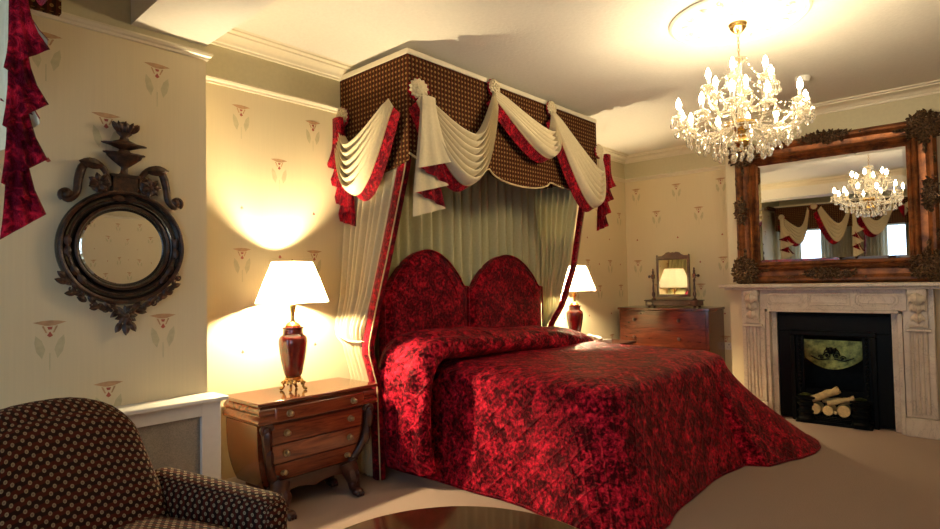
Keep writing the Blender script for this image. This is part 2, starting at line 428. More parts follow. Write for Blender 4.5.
def papered(name, p0, p1, n, phase=0.0, offs=(0, .31), lim=None, holes=(), z0=0, ztop=HC, motifs=True):
    """a straight wall from p0 to p1 with paper below the picture rail and painted frieze above"""
    mb = MB(); P0, P1 = Vector((*p0, 0)), Vector((*p1, 0)); d = (P1-P0); L = d.length; d.normalize()
    def span(a, b, za, zb, mi): 
        q, r = P0+d*a, P0+d*b; wallrect(mb, (q.x, q.y), (r.x, r.y), za, zb, mi)
    cuts = sorted({0, L} | {h[0] for h in holes} | {h[1] for h in holes})
    for a, b in zip(cuts, cuts[1:]):
        m = (a+b)/2; h = [q for q in holes if q[0] < m < q[1]]
        if h:
            if h[0][2] > z0: span(a, b, z0, h[0][2], 0)
            if h[0][3] < ZR: span(a, b, h[0][3], ZR, 0)
        else: span(a, b, z0, ZR, 0)
        span(a, b, ZR, ztop, 1)
    if motifs:
        k = 0; s = phase
        while s < L-.07:
            if s > .07:
                z = 2.48-(.31 if k % 2 else 0)
                while z > .25:
                    if not any(h[0]-.1 < s < h[1]+.1 and h[2]-.1 < z < h[3]+.1 for h in holes):
                        motif(mb, P0+d*s+V(0, 0, z), d, V(0, 0, 1), n)
                        if z-.62 > .2: diamond(mb, P0+d*s+V(0, 0, z-.62), d, V(0, 0, 1), n)
                    z -= .92
            s += .265; k += 1
    return mb
MP = lambda: [M['paper'], M['frieze'], M['mot_red'], M['mot_brown'], M['mot_leaf']]
fl = MB(); fl.add([(XW-.3, YF-.1, 0), (XB+.1, YF-.1, 0), (XB+.1, YA+.1, 0), (XW-.3, YA+.1, 0)], [(0, 1, 2, 3)])
struct(fl.build('floor', M['carpet']))
ce = MB(); ce.add([(XW-.3, YF-.1, HC), (XW-.3, YA+.1, HC), (XB+.1, YA+.1, HC), (XB+.1, YF-.1, HC)], [(0, 1, 2, 3)])
struct(ce.build('ceiling', M['ceil']))
bm_ = MB(); bm_.add([(.98, YF, 2.70), (XL, YF, 2.70), (XL, YL, 2.70), (1.03, YL, 2.70), (.98, YF, HC), (XL, YF, HC), (XL, YL+.34, HC), (1.03, YL, HC), (XL, YL+.34, 2.70)],
    [(0, 1, 2, 3), (0, 3, 7, 4), (1, 5, 6, 8)])
bm_.add([(XL, YL, 2.70), (XL, YL+.34, 2.70), (1.2, YL+.34, 2.70)], [(0, 1, 2)])
struct(bm_.build('ceiling_beam', M['cast_shell'], smooth=False)); 
struct(papered('wall_back', (XL, YA), (XB, YA), V(0, -1, 0), phase=.37).build('wall_back', MP(), smooth=False))
wl = papered('wall_left', (XW, YL), (XL, YL), V(0, -1, 0), motifs=False, ztop=HC)
for x, z in ((.673, 2.506), (1.155, 2.489), (.919, 2.179), (.19, 2.49), (.692, 1.171), (1.181, 1.177), (.21, 1.17), (.43, 2.18), (.93, .86)):
    motif(wl, (x, YL, z), V(1, 0, 0), V(0, 0, 1), V(0, -1, 0), 1.05)
for x, z in ((.682, 1.956), (1.154, 1.955), (.93, 1.60), (.44, 1.62)): diamond(wl, (x, YL, z), V(1, 0, 0), V(0, 0, 1), V(0, -1, 0))
wallrect(wl, (XL, YL), (XL, YA), 0, ZR, 0); wallrect(wl, (XL, YL), (XL, YA), ZR, HC, 1)
struct(wl.build('wall_left', MP(), smooth=False))
wr = papered('wall_right', (XB, YA), (XB, 2.05), V(-1, 0, 0), phase=.153-.265*0)
wallrect(wr, (XB, 2.05), (XC, 2.05), 0, ZR, 0); wallrect(wr, (XB, 2.05), (XC, 2.05), ZR, HC, 1)
ch = papered('c', (XC, 2.05), (XC, .24), V(-1, 0, 0), phase=.10, holes=[(2.05-1.60, 2.05-.69, 0, 1.01)], motifs=False)
wr.add(ch.v, ch.f, 0); 
for i in range(len(ch.f)): wr.m[len(wr.m)-len(ch.f)+i] = ch.m[i]
wallrect(wr, (XC, .24), (XB, .24), 0, ZR, 0); wallrect(wr, (XC, .24), (XB, .24), ZR, HC, 1)
r2 = papered('c', (XB, .24), (XB, YF), V(-1, 0, 0), phase=.2)
k0 = len(wr.m); wr.add(r2.v, r2.f, 0); wr.m[k0:] = r2.m
struct(wr.build('wall_right', MP(), smooth=False))
struct(papered('wall_front', (XB, YF), (XW, YF), V(0, 1, 0), phase=.2).build('wall_front', MP(), smooth=False))
ww = papered('wall_window', (XW, YF), (XW, YL), V(1, 0, 0), phase=.2, holes=[(y-hw-YF, y+hw-YF, .50, 2.30) for y, hw in WIN], motifs=False)
for y, hw in WIN:                                  # reveals
    for a in (y-hw, y+hw): wallrect(ww, (XW, a), (XW-.14, a), .5, 2.3, 1)
    for z in (.5, 2.3): ww.add([(XW, y-hw, z), (XW, y+hw, z), (XW-.14, y+hw, z), (XW-.14, y-hw, z)], [(0, 1, 2, 3)], 1)
struct(ww.build('wall_window', MP(), smooth=False))
for i, (y, hw) in enumerate(WIN):
    mb = MB(); x = XW-.12
    for a in (y-hw, y+hw-.045): mb.box(x, x+.05, a, a+.045, .5, 2.3)
    for z in (.5, 1.38, 2.255): mb.box(x, x+.05, y-hw+.045, y+hw-.045, z, z+.045)
    w = struct(mb.build('window_%d' % (i+1), M['white'], bevel=.004))
    g = MB(); g.box(x+.02, x+.024, y-hw+.04, y+hw-.04, .54, 2.26); g.build('window_pane', M['pane'], w, smooth=False)

roomL = [(XL, YF), (XL, YA), (XB, YA), (XB, 2.05), (XC, 2.05), (XC, .24), (XB, .24), (XB, YF)]
corn = [(.0, 2.865), (.018, 2.865), (.020, 2.878), (.032, 2.882), (.040, 2.90), (.060, 2.918), (.085, 2.926), (.088, 2.936), (.125, 2.937), (.128, 2.946), (.15, 2.949)]
struct(sweep(roomL, corn, side=-1).build('trim_1', M['trim'], angle=25))
rail = [(.0, 2.618), (.012, 2.620), (.014, 2.632), (.024, 2.638), (.030, 2.650), (.026, 2.660), (.012, 2.664), (0, 2.668)]
struct(sweep([(XW, YL), (XL, YL), (XL, YA), (XB, YA), (XB, 2.05), (XC, 2.05), (XC, .24), (XB, .24), (XB, YF), (XW, YF)], rail, side=-1).build('trim_2', M['trim'], angle=25))
bb = [(0, 0), (.018, 0), (.018, .13), (.012, .15), (.006, .165), (0, .17)]
struct(sweep([(XW, YL), (XL, YL), (XL, YA), (XB, YA), (XB, 2.05), (XC, 2.05), (XC, 1.88)], bb, side=-1).build('baseboard_back', M['white'], angle=25))
struct(sweep([(XC, .40), (XC, .24), (XB, .24), (XB, YF), (XW, YF)], bb, side=-1).build('baseboard_front', M['white'], angle=25))
# firebox behind the chimney breast
fb = MB(); a, b, x1 = 1.60, .69, 6.72
wallrect(fb, (XC, a), (x1, a-.1), 0, 1.01); wallrect(fb, (x1, a-.1), (x1, b+.1), 0, 1.01); wallrect(fb, (x1, b+.1), (XC, b), 0, 1.01)
fb.add([(XC, a, 1.01), (x1, a-.1, 1.01), (x1, b+.1, 1.01), (XC, b, 1.01)], [(0, 1, 2, 3)])
struct(fb.build('wall_firebox', M['firebrick'], smooth=False))
# ------------------------------------------------------------------ ceiling rose and smoke alarm
CX, CY = 3.75, 1.13
mb = MB()
mb.lathe([(.40, 0), (.40, -.008), (.39, -.016), (.38, -.018), (.372, -.012), (.36, -.012), (.352, -.016), (.335, -.016), (.33, -.010), (.20, -.012), (.17, -.022), (.15, -.024), (.13, -.016), (.09, -.03), (.06, -.036), (.0, -.036)], 64, T(CX, CY, HC-.001))
for i in range(24):
    a = 2*PI*i/24; d = V(math.cos(a), math.sin(a), 0)
    mb.leaf(V(CX, CY, HC-.012)+d*.345, d, V(0, 0, -1), .03, .035, .05, th=.1)
for i in range(16):
    a = 2*PI*i/16; d = V(math.cos(a), math.sin(a), 0); e = V(-math.sin(a), math.cos(a), 0)
    mb.leaf(V(CX, CY, HC-.012)+d*.17, d, V(0, 0, -1), .09, .05, .05, th=.12)
    mb.scroll(V(CX, CY, HC-.014)+d*.29, d, e, .028, 1.2, .004, sgn=1 if i % 2 else -1)
for i in range(12):
    a = 2*PI*i/12; d = V(math.cos(a), math.sin(a), 0); mb.leaf(V(CX, CY, HC-.02)+d*.05, d, V(0, 0, -1), .08, .04, .08, th=.15)
tag(mb.build('ceiling_rose', M['plaster']), 'round white plaster ceiling rose with leaf relief above the chandelier', 'ceiling rose')
t = thing('smoke_alarm', 'small round white smoke alarm on the ceiling between chandelier and overmantel mirror', 'smoke alarm', (5.24, 1.10, HC))
MB().lathe([(.055, 0), (.055, -.018), (.052, -.022)], 28).build('base', M['plastic'], t)
MB().lathe([(.048, -.022), (.048, -.034), (.040, -.044), (.015, -.047), (0, -.047)], 28).build('cover', M['plastic'], t)
# ------------------------------------------------------------------ bed: base, mattress, headboard
BX0, BX1, BYF, BYH = 2.97, 4.87, 1.66, 3.40
bed = thing('double_bed', 'wide double bed with a twin-arched crushed red velvet headboard under the draped canopy', 'bed', (3.92, 2.5, 0))
BO = (3.92, 2.5, 0)
MB().box(BX0+.06, BX1-.06, BYF+.05, BYH, .06, .36).build('base', M['velvet_plain'], bed, BO, bevel=.02)
MB().box(BX0+.05, BX1-.05, BYF+.04, BYH, .361, .63).build('mattress', M['cream_cloth'], bed, BO, bevel=.05)
for x in (BX0+.15, BX1-.15):
    for y in (BYF+.15, BYH-.12): MB().lathe([(.03, 0), (.025, .06)], 12, T(x, y, 0)).build('leg', M['mahog_dark'], bed, BO)
def hump(u):      # u 0..1 across one arch
    e = abs(2*u-1)
    return 1.29+.30*math.cos(PI/2*e/.87)**.75 if e < .87 else 1.29
def headboard(x0, x1, zs, nm):
    mb = MB(); n = 40; pts = []
    for i in range(n+1):
        u = i/n; pts.append((x0+(x1-x0)*u, hump(u)+zs))
    # padded face: grid with bulge
    y0, y1 = 3.47, 3.385
    def f(u, w):
        z = .40+(hump(u)+zs-.40)*w; e = min(u, 1-u, (1-w)*1.1)/.5
        return (x0+(x1-x0)*u, y1+.035*(1-min(1, e*5))**2, z)
    mb.grid(f, n, 30, uvf=lambda u, w: (u*1.0, w*1.2))
    mb.grid(lambda u, w: (f(u, 1)[0], f(u, 1)[1]+(y0-f(u, 1)[1])*w, f(u, 1)[2]), n, 1)
    for xx in (0, 1): mb.grid(lambda u, w: (x0+(x1-x0)*xx, f(xx, u)[1]+(y0-f(xx, u)[1])*w, f(xx, u)[2]), 20, 1)
    mb.grid(lambda u, w: (f(u, w)[0], y0, f(u, w)[2]), n, 2)
    o = mb.build('headboard', M['velvet_hb'], bed, BO, angle=50)
    p = [(x, y1+.02, z) for x, z in pts]
    MB().tube([(x0, y1+.02, .5)]+p+[(x1, y1+.02, .5)], .009, 8).build('piping', M['velvet_plain'], o, BO)
    # inner border line of stitched piping
    q = [(x0+.10+(x1-x0-.20)*i/30, y1-.002, hump(i/30)+zs-.10) for i in range(31)]
    MB().tube(q, .006, 6).build('stitched_piping', M['velvet_plain'], o, BO)
M['velvet_hb'] = velvet('headboard_velvet', (.03, .001, .004), (.60, .016, .036), scale=44)
headboard(2.80, 3.735, .03, 'l'); headboard(3.74, 4.84, .01, 'r')

# bedspread
ZT = .745
spread = thing('bedspread', 'crushed red velvet quilted bedspread draped to the carpet over the bed', 'bedspread', BO)
def rrect(s):
    """rounded rectangle perimeter of the mattress top: returns point, outward normal, corner weight; s 0..1 from head-left down round the foot to head-right"""
    r = .20; L1 = (3.38-BYF-r); L2 = PI*r/2; L3 = (BX1-BX0-2*r); tot = 2*L1+2*L2+L3; d = s*tot
    if d < L1: return V(BX0, 3.38-d, 0), V(-1, 0, 0), 0, max(0, 1-(L1-d)/.5)*.5
    d -= L1
    if d < L2: a = d/r; return V(BX0+r-r*math.cos(a), BYF+r-r*math.sin(a), 0), V(-math.cos(a), -math.sin(a), 0), math.sin(2*a), .5+.5*math.sin(2*a)
    d -= L2
    if d < L3: return V(BX0+r+d, BYF, 0), V(0, -1, 0), 0, max(0, 1-min(d, L3-d)/.5)*.5
    d -= L3
    if d < L2: a = d/r; return V(BX1-r+r*math.sin(a), BYF+r-r*math.cos(a), 0), V(math.sin(a), -math.cos(a), 0), math.sin(2*a), .5+.5*math.sin(2*a)
    d -= L2
    return V(BX1, BYF+r+d, 0), V(1, 0, 0), 0, max(0, 1-d/.5)*.5
NS, NT, NK = 240, 34, 14
def spread_pt(s, h):
    """h 0..1 down the drape"""
    p, n, c, cw = rrect(s); ln_ = s*6.0
    right = 1 if s > .6 else 0
    fl = .10+(.06 if abs(n.y) > .7 else 0)+cw*(.08+.60*right)
    rad = .07
    if h < .22:
        a = h/.22*PI/2; o = rad*math.sin(a)-rad*.15*(1-h/.22); z = ZT-rad*(1-math.cos(a))
        return p+n*(o*.9), z, n, rad*a
    k = (h-.22)/.78; z = (ZT-rad)*(1-k)+.004
    wav = math.sin(ln_*7.3+.7)*.5+math.sin(ln_*4.1)*.5
    o = rad*.9+fl*(k**1.25)+wav*.022*k*(1+cw)
    sk = V(.16, .13, 0)*(k**1.2)*cw*right
    return p+n*o+sk, z, n, rad*PI/2+(ZT-rad)*k
def sp_top(s, k):
    p, n, c, cw = rrect(s); cx = 3.92; 
    q = V(cx+(p.x-cx)*k, p.y+(0 if abs(n.y) < .7 else 0), 0)
    return q
mb = MB()
# top sheet: across (u) and along (w), edges meeting the drape
def topz(x, y):
    e = min(x-BX0, BX1-x, y-BYF); r = max(0, min(1, e/.10))
    m = math.sin(x*9+y*4)*.003+math.sin(x*5.2-y*8.1)*.003+.018*math.exp(-((y-2.9)/.5)**2)
    return ZT+r*(.010+m)+.018*r
K = 30
v = []; uv = []; 
for j in range(NK+1):
    k = j/NK
    for i in range(NS+1):
        p, n, c, cw = rrect(i/NS); q = V(3.92, min(max(p.y, 1.9), 3.3), 0) if k < 1 else p
        q = V(3.92, max(p.y, 2.1), 0)*(1-k)+p*k
        v.append((q.x, q.y, topz(q.x, q.y) if k < 1 else ZT)); uv.append((q.x, q.y))
for j in range(1, NT+1):
    for i in range(NS+1):
        p, z, n, arc = spread_pt(i/NS, j/NT); b0 = rrect(i/NS)[0]
        v.append((p.x, p.y, z)); uv.append((b0.x+n.x*arc*1.1, b0.y+n.y*arc*1.1))
f = [(j*(NS+1)+i, j*(NS+1)+i+1, (j+1)*(NS+1)+i+1, (j+1)*(NS+1)+i) for j in range(NK+NT) for i in range(NS)]
mb.add(v, f, 0, uv)
mb.build('quilt', M['velvet'], spread, BO, angle=80)
# hem cord along the floor edge
hem = [tuple(spread_pt(i/160, 1)[0]+V(0, 0, .010)) for i in range(161)]
MB().tube(hem, .008, 6).build('hem_piping', M['velvet_plain'], spread, BO)
# pillow roll: the spread folded over the pillows, falling down the left side
sp_ = [(2.70, .10), (2.66, .30), (2.655, .55), (2.68, .74), (2.75, .855), (2.87, .905), (3.1, .905), (3.5, .89), (3.9, .865), (4.25, .84), (4.5, .815), (4.66, .785), (4.78, .73), (4.87, .66), (4.93, .50)]
def cat(P, t):
    n = len(P)-1; x = t*n; i = min(int(x), n-1); u = x-i
    g = lambda k: Vector(P[max(0, min(n, k))])
    a, b, c, d = g(i-1), g(i), g(i+1), g(i+2)
    return .5*((2*b)+(c-a)*u+(2*a-5*b+4*c-d)*u*u+(3*b-a-3*c+d)*u**3)
def roll(u, w):
    c = cat(sp_, u); t = (cat(sp_, min(1, u+.01))-cat(sp_, max(0, u-.01))).normalized(); n = Vector((-t.y, t.x)); 
    a = 2*PI*w; ca, sa = math.cos(a), math.sin(a); e = .75
    th = .10 if .3 < u else .06+.04*u/.3
    if u > .9: th *= 1-(u-.9)*4
    puff = 1+.07*math.sin(u*31)+.05*math.sin(u*17+2)
    yy = 3.05+.262*(abs(ca)**e)*(1 if ca > 0 else -1)*(1 if u < .93 else 1-(u-.93)*2)
    oo = th*puff*(abs(sa)**e)*(1 if sa > 0 else -1)
    wr = .012*math.sin(yy*40+u*24)*(1 if sa > 0 else 0)
    return (c.x+n.x*(oo+wr), yy, c.y+n.y*(oo+wr))
mb = MB().grid(roll, 130, 40, uvf=lambda u, w: (u*3.3, w*1.0))
k = len(mb.v); 
pc = mb.build('pillow_cover', M['velvet'], spread, BO, angle=80)

# ------------------------------------------------------------------ bed canopy
KX0, KX1, KY = 2.545, 4.97, 2.82
KO = (3.76, 3.2, 2.1)
canopy = thing('bed_canopy', 'ceiling-hung box canopy in brown tan check with cream and red velvet swags above the bed', 'bed canopy', KO)
def scal(x, pts):
    for (x0, z0), (x1, z1) in zip(pts, pts[1:]):
        if x0 <= x <= x1: t = (x-x0)/(x1-x0); return z0+(z1-z0)*t
    return pts[-1][1]
def pelmet(mb, o, e1, n, L, zt, prof, th=.02, ph=0):
    o = Vector(o); e1 = Vector(e1); n = Vector(n); N = 60
    fr = lambda s, z, d: tuple(o+e1*(s*L)+n*d+V(0, 0, z))
    mb.grid(lambda u, w: fr(u, zt+(prof(u)-zt)*w, 0), N, 12, uvf=lambda u, w: (u*L+ph, zt+(prof(u)-zt)*w))
    mb.grid(lambda u, w: fr(u, zt+(prof(u)-zt)*w, -th), N, 1)
    mb.grid(lambda u, w: fr(u, prof(u), -th*w), N, 1); mb.grid(lambda u, w: fr(u, zt, -th*w), N, 1)
    return mb
def front_prof(u):      # shallow scallops between the swags
    x = u*2.425
    base = 2.207
    for c, hw, d in ((.40, .38, .05), (1.22, .40, .09), (2.02, .38, .04)):
        if abs(x-c) < hw: return base-d*math.sqrt(1-((x-c)/hw)**2)
    return base
mb = pelmet(MB(), (KX0, KY, 0), V(1, 0, 0), V(0, -1, 0), KX1-KX0, 2.866, front_prof)
pelmet(mb, (KX0, KY, 0), V(0, 1, 0), V(-1, 0, 0), YA-KY-.001, 2.866, lambda u: 2.17-.06*math.sin(PI*u))
pelmet(mb, (KX1, KY, 0), V(0, 1, 0), V(1, 0, 0), YA-KY-.001, 2.866, lambda u: 2.17-.06*math.sin(PI*u))
mb.build('pelmet', M['check'], canopy, KO)
struct_top = MB().box(KX0-.006, KX1+.006, KY-.006, YA-.001, 2.867, 2.902); struct_top.build('top_board', M['trim'], canopy, KO, bevel=.003)
# gold cord along lower pelmet edge
MB().tube([(KX0+u/60*(KX1-KX0), KY-.004, front_prof(u/60)) for u in range(61)], .007, 6).build('edge_cord', M['gold_trim'], canopy, KO)

def swag(o, e1, n, A, B, top, bot, side, parent, org, nf=5, w0=1.35, amp=.044, wa=.14, mats=None, dep=.035):
    """A,B rosette points, top and bot apexes, all (along, z); side=-1 puts the wide red band at A, +1 at B"""
    o = Vector(o); e1 = Vector(e1); n = Vector(n); mats = mats or (M['cream_cloth'], M['velvet_plain'])
    A = Vector(A); B = Vector(B); top = Vector(top); bot = Vector(bot)
    def P(t, v, lift=0):
        bw_ = max(0, v-1); v = min(v, 1); ap = top.lerp(bot, v)+Vector((-.45*wa*(1 if side < 0 else -1), -.045))*bw_
        a = A+Vector((0, -.07*v)); b = B+Vector((0, -.07*v))
        a = a+Vector((-.055, 0))*(v-.2)*(1 if side < 0 else .5); b = b+Vector((.04, 0))*(v-.3)*(1 if side < 0 else 1.4); w = 2.3+(w0-2.3)*v**.7
        a = a+Vector((-(wa*.5 if side < 0 else .01)*bw_, -(.06 if side < 0 else .02)*bw_)); b = b+Vector(((.01 if side < 0 else wa*.5)*bw_, -(.02 if side < 0 else .06)*bw_))
        c = ((2+2*w)*ap-a-b)/(2*w); de = (1-t)**2+2*w*t*(1-t)+t*t
        q = (a*(1-t)**2+c*(2*w*t*(1-t))+b*t*t)/de
        env = math.sin(PI*t)**.55 if 0 < t < 1 else 0
        ph = v*nf*PI
        out = dep+.01+env*(.020+amp*2*abs(math.sin(ph))**.7+.03*v-.03*bw_)+lift
        z = q.y-env*.012*math.cos(2*ph)
        return o+e1*q.x+n*out+V(0, 0, z)
    mb = MB().grid(lambda u, w: tuple(P(u, w)), 36, nf*10, uvf=lambda u, w: (u, w))
    s = mb.build('swag', mats[0], parent, org, angle=80)
    # red velvet border continues below the cream
    mb = MB().grid(lambda u, w: tuple(P(u, 1+w, .004)), 36, 6, uvf=lambda u, w: (u, w))
    mb.build('swag_border', mats[1], s, org, angle=80)
    pts = [tuple(P(i/36, 1, .008)-Vector(org)) for i in range(37)]
    MB().tube(pts, .004, 5).build('swag_cord', M['gold_trim'], s)
    return s
def tail(o, e1, n, w0, w1, zt, zs, zl, nf, parent, org, mats=None, dep=.03, flip=1, name='tail', lead=0.0, st=.016, ex=5):
    """cascade: accordion folded strip. w0/w1 top/bottom width, zt top, zs shortest, zl longest edge"""
    o = Vector(o); e1 = Vector(e1)*flip; n = Vector(n); mats = mats or (M['cream_cloth'], M['velvet_plain'])
    mbs = [MB(), MB()]; K = 2*nf+1
    def P(s, h):
        k = min(int(s), K-1); f = s-k; x = f if k % 2 == 0 else 1-f; zb = zl+(zs-zl)*(s/K)
        z = zt+(zb-zt)*h; w = w0+(w1-w0)*h**ex
        ox = (x-.2)*w+lead*h
        return tuple(o+e1*ox+n*(dep+.012-st*(K-s)*min(1, .25+h)+st*K*.6+st*.5*math.sin(PI*f)+w*.045*h*math.sin(f*2*PI*2.5))+V(0, 0, z))
    for k in range(K):
        mbs[k % 2].grid(lambda u, w: P(k+max(.001, min(.999, u)), w), 15, 16, uvf=lambda u, w: (u*.2, w*.6))
    t_ = mbs[0].build(name, mats[0], parent, org, angle=60)
    b = mbs[1].build(name+'_lining', mats[1], t_, org, angle=60)
    return t_
def rosette(o, n, r, parent, org, mats=None, back=True):
    n = Vector(n).normalized(); o = Vector(o); a = n.orthogonal().normalized(); b = n.cross(a); mats = mats or (M['cream_cloth'], M['velvet_plain'])
    mb = MB()
    for ring, (rr, k, lift) in enumerate(((r, 13, 0), (r*.72, 10, .012), (r*.42, 7, .022))):
        mb.lathe([(0, .012+lift), (rr*.5, .028+lift), (rr*.85, .026+lift), (rr, .010+lift), (rr*.8, .0+lift)], 52, frame4(o, a, b, n), 0, False, flute=.10, nf=k)
    mb.ball(tuple(o+n*.045), r*.22)
    s = mb.build('rosette', mats[0], parent, org)
    if back:
        m2 = MB().lathe([(0, -.004), (r*1.12, -.002), (r*1.18, .006), (r*.9, .012)], 40, frame4(o+a*0+V(0, 0, -.008), a, b, n), 0, False, flute=.06, nf=11)
        m2.build('rosette_backing', mats[1], s, org)
    return s
X = V(1, 0, 0); Y = V(0, 1, 0); NX = V(-1, 0, 0); NY = V(0, -1, 0)
fo = (0, KY, 0)
swag(fo, X, NY, (2.618, 2.611), (3.388, 2.813), (3.08, 2.409), (3.013, 2.043), -1, canopy, KO, nf=7)
swag(fo, X, NY, (3.417, 2.813), (4.148, 2.813), (3.985, 2.592), (3.994, 2.380), -1, canopy, KO, nf=5, wa=.19)
swag(fo, X, NY, (4.187, 2.813), (4.957, 2.572), (4.784, 2.380), (4.678, 2.033), -1, canopy, KO, nf=6, wa=.18)
swag((KX0, 0, 0), Y, NX, (2.955, 2.59), (3.53, 2.57), (3.30, 2.34), (3.25, 1.98), -1, canopy, KO, nf=6)
tail((2.59, KY, 0), X, NY, .11, .29, 2.57, 2.168, 1.783, 2, canopy, KO, flip=1, dep=.06, ex=1.6)
tail((KX0, 3.44, 0), Y, NX, .09, .22, 2.55, 2.22, 1.77, 3, canopy, KO, mats=(M['velvet_plain'], M['velvet_plain']), flip=1, dep=.03)
tail((4.976, KY, 0), X, NY, .08, .205, 2.553, 2.264, 1.822, 3, canopy, KO, mats=(M['velvet_plain'], M['velvet_plain']), flip=1, dep=.03)
for p, n, r in (((2.618, KY-.02, 2.64), V(-.35, -1, 0), .066), ((3.398, KY-.02, 2.837), NY, .060), ((4.168, KY-.02, 2.837), NY, .060), ((4.962, KY-.02, 2.592), NY, .060), ((KX0-.02, 3.50, 2.58), NX, .06)):
    rosette(p, n, r, canopy, KO)

# bed curtains
def pleats(name, lab, top, bot, nrm, z0, z1, nf, amp, mat, uv=(1, 1), parent=None, taper=None, nz=16, hard=1.0, cat='curtain'):
    """top(u)->(x,y) at z0, generic via taper(u,w)->Vector"""
    mb = MB(); nrm = Vector(nrm)
    def f(u, w):
        p = taper(u, w); a = math.sin(2*PI*nf*u); a = (abs(a)**hard)*(1 if a > 0 else -1)
        return tuple(p+nrm*(amp(w) if callable(amp) else amp)*(a+.35*math.sin(2*PI*nf*u*.37+1)))
    mb.grid(f, int(nf*10), nz, uvf=lambda u, w: (u*uv[0], w*uv[1])); return mb
bc = pleats('c', '', None, None, NY, 2.9, .3, 19, .038, None, taper=lambda u, w: V(KX0+.06+u*(KX1-KX0-.10), YA-.065, 2.84-2.49*w), nz=6)
o = bc.build('bed_curtain', M['olive_cloth'], None, (3.9, YA-.05, .3), angle=80); tag(o, 'olive cream pleated curtain hanging flat behind the headboard', 'curtain')
def side_curtain(xp, sgn, lab):
    org = (xp, 3.4, 0)
    t = thing('bed_curtain', lab, 'curtain', org)
    def lead(z):
        if sgn < 0:
            for (za, ya), (zb_, yb) in zip(((2.4, 2.92), (2.2, 2.96), (1.5, 3.13), (1.1, 3.30), (.9, 3.44)), ((2.2, 2.96), (1.5, 3.13), (1.1, 3.30), (.9, 3.44), (0, 3.46))):
                if z >= zb_: return ya+(yb-ya)*(za-z)/(za-zb_)
            return 3.46
        if z > .95: k = (z-.95)/(2.35-.95); return 3.24-.37*min(1.05, k)**.85
        return 3.24-.03*(.95-z)
    def tp(u, w):
        z = 2.30-2.29*w
        y0 = lead(z); y1 = 3.55 if z > .95 else 3.50
        sag = .05*math.exp(-((z-1.05)/.12)**2)
        return V(xp-sgn*sag-sgn*.07*max(0, min(1, (2.1-z)/.9))*max(.15, min(1, (z-.62)/.25)), y1+(y0+.035-y1)*u, z)
    amp = lambda w: .026 if w < .5 else .020
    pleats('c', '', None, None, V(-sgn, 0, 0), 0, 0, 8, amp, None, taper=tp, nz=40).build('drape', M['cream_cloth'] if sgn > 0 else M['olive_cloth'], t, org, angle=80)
    bw = .085 if sgn > 0 else .04
    zq = lambda w: 2.30-2.29*w
    xq = lambda w: xp-sgn*.07*max(0, min(1, (2.1-zq(w))/.9))*max(.15, min(1, (zq(w)-.62)/.25))
    g = MB().grid(lambda u, w: (xq(w)-sgn*(.03+.012*math.sin(u*PI)), lead(zq(w))-.035+u*bw, zq(w)), 6, 40, uvf=lambda u, w: (u*.1, w*2.4))
    g.grid(lambda u, w: (xq(w)+sgn*.012, lead(zq(w))-.035+u*bw, zq(w)), 2, 40)
    g.grid(lambda u, w: (xq(w)-sgn*(.03-.042*u), lead(zq(w))-.035, zq(w)), 2, 40)
    bo = g.build('red_border', M['velvet_plain'], t, org, angle=60)
    MB().tube([(xq(i/40)-sgn*.034, lead(zq(i/40))-.037, zq(i/40)) for i in range(41)], .005, 6).build('border_cord', M['gold_trim'], t, org)
    # tie-back
    xp = xp-sgn*.07
    if sgn > 0: MB().tube([(xp-sgn*.02, 3.56, 1.02), (xp-sgn*.055, 3.50, .985), (xp-sgn*.06, 3.40, .96), (xp-sgn*.055, 3.28, .955), (xp-sgn*.02, 3.21, .965), (xp+sgn*.04, 3.36, .98), (xp+sgn*.03, 3.55, 1.02)], .011, 8, flat=.7).build('tieback', M['cream_cloth'], t, org)
side_curtain(2.60, 1, 'cream pleated curtain with red velvet border tied back beside the left table lamp')
side_curtain(4.92, -1, 'cream pleated curtain with red velvet border tied back at the right of the headboard')

# ------------------------------------------------------------------ fireplace surround
FP = (XC, FC, 0)
fp = thing('mantelpiece', 'cream marble mantelpiece with fluted pilasters and carved corbels', 'mantelpiece', FP)
MB().box(6.00, XC-.001, .215, 2.075, 1.250, 1.285).build('shelf', M['marble'], fp, FP, bevel=.008)
MB().box(6.03, XC-.001, .26, 2.03, 1.228, 1.250).build('shelf_moulding', M['marble'], fp, FP, bevel=.006)
xf = 6.10
fz = MB(); fz.box(xf, XC-.001, FC-.57, FC+.57, 1.045, 1.228)
fz.build('frieze', M['marble'], fp, FP, bevel=.003)
def rrpts(yc, zc, w, h, r, n=6):
    p = []
    for cx, cz, a0 in ((w-r, h-r, 0), (-w+r, h-r, 90), (-w+r, -h+r, 180), (w-r, -h+r, 270)):
        for i in range(n+1): a = R(a0+90*i/n); p.append((yc+cx+r*math.cos(a), zc+cz+r*math.sin(a)))
    return p
for yc, w, r in ((FC, .165, .005), (FC+.36, .155, .045), (FC-.36, .155, .045)):
    mb = MB()
    for q in (0, .022):
        ps = rrpts(yc, 1.137, w-q, .058-q, max(.002, r-q*.5)); mb.tube([(xf-.001, y, z) for y, z in ps]+[(xf-.001, *ps[0])], .005, 6)
    mb.build('frieze_panel', M['marble'], fp, FP)
MB().box(xf-.012, xf+.01, FC-.515, FC+.515, 1.018, 1.045).build('frieze_moulding', M['marble'], fp, FP, bevel=.005)
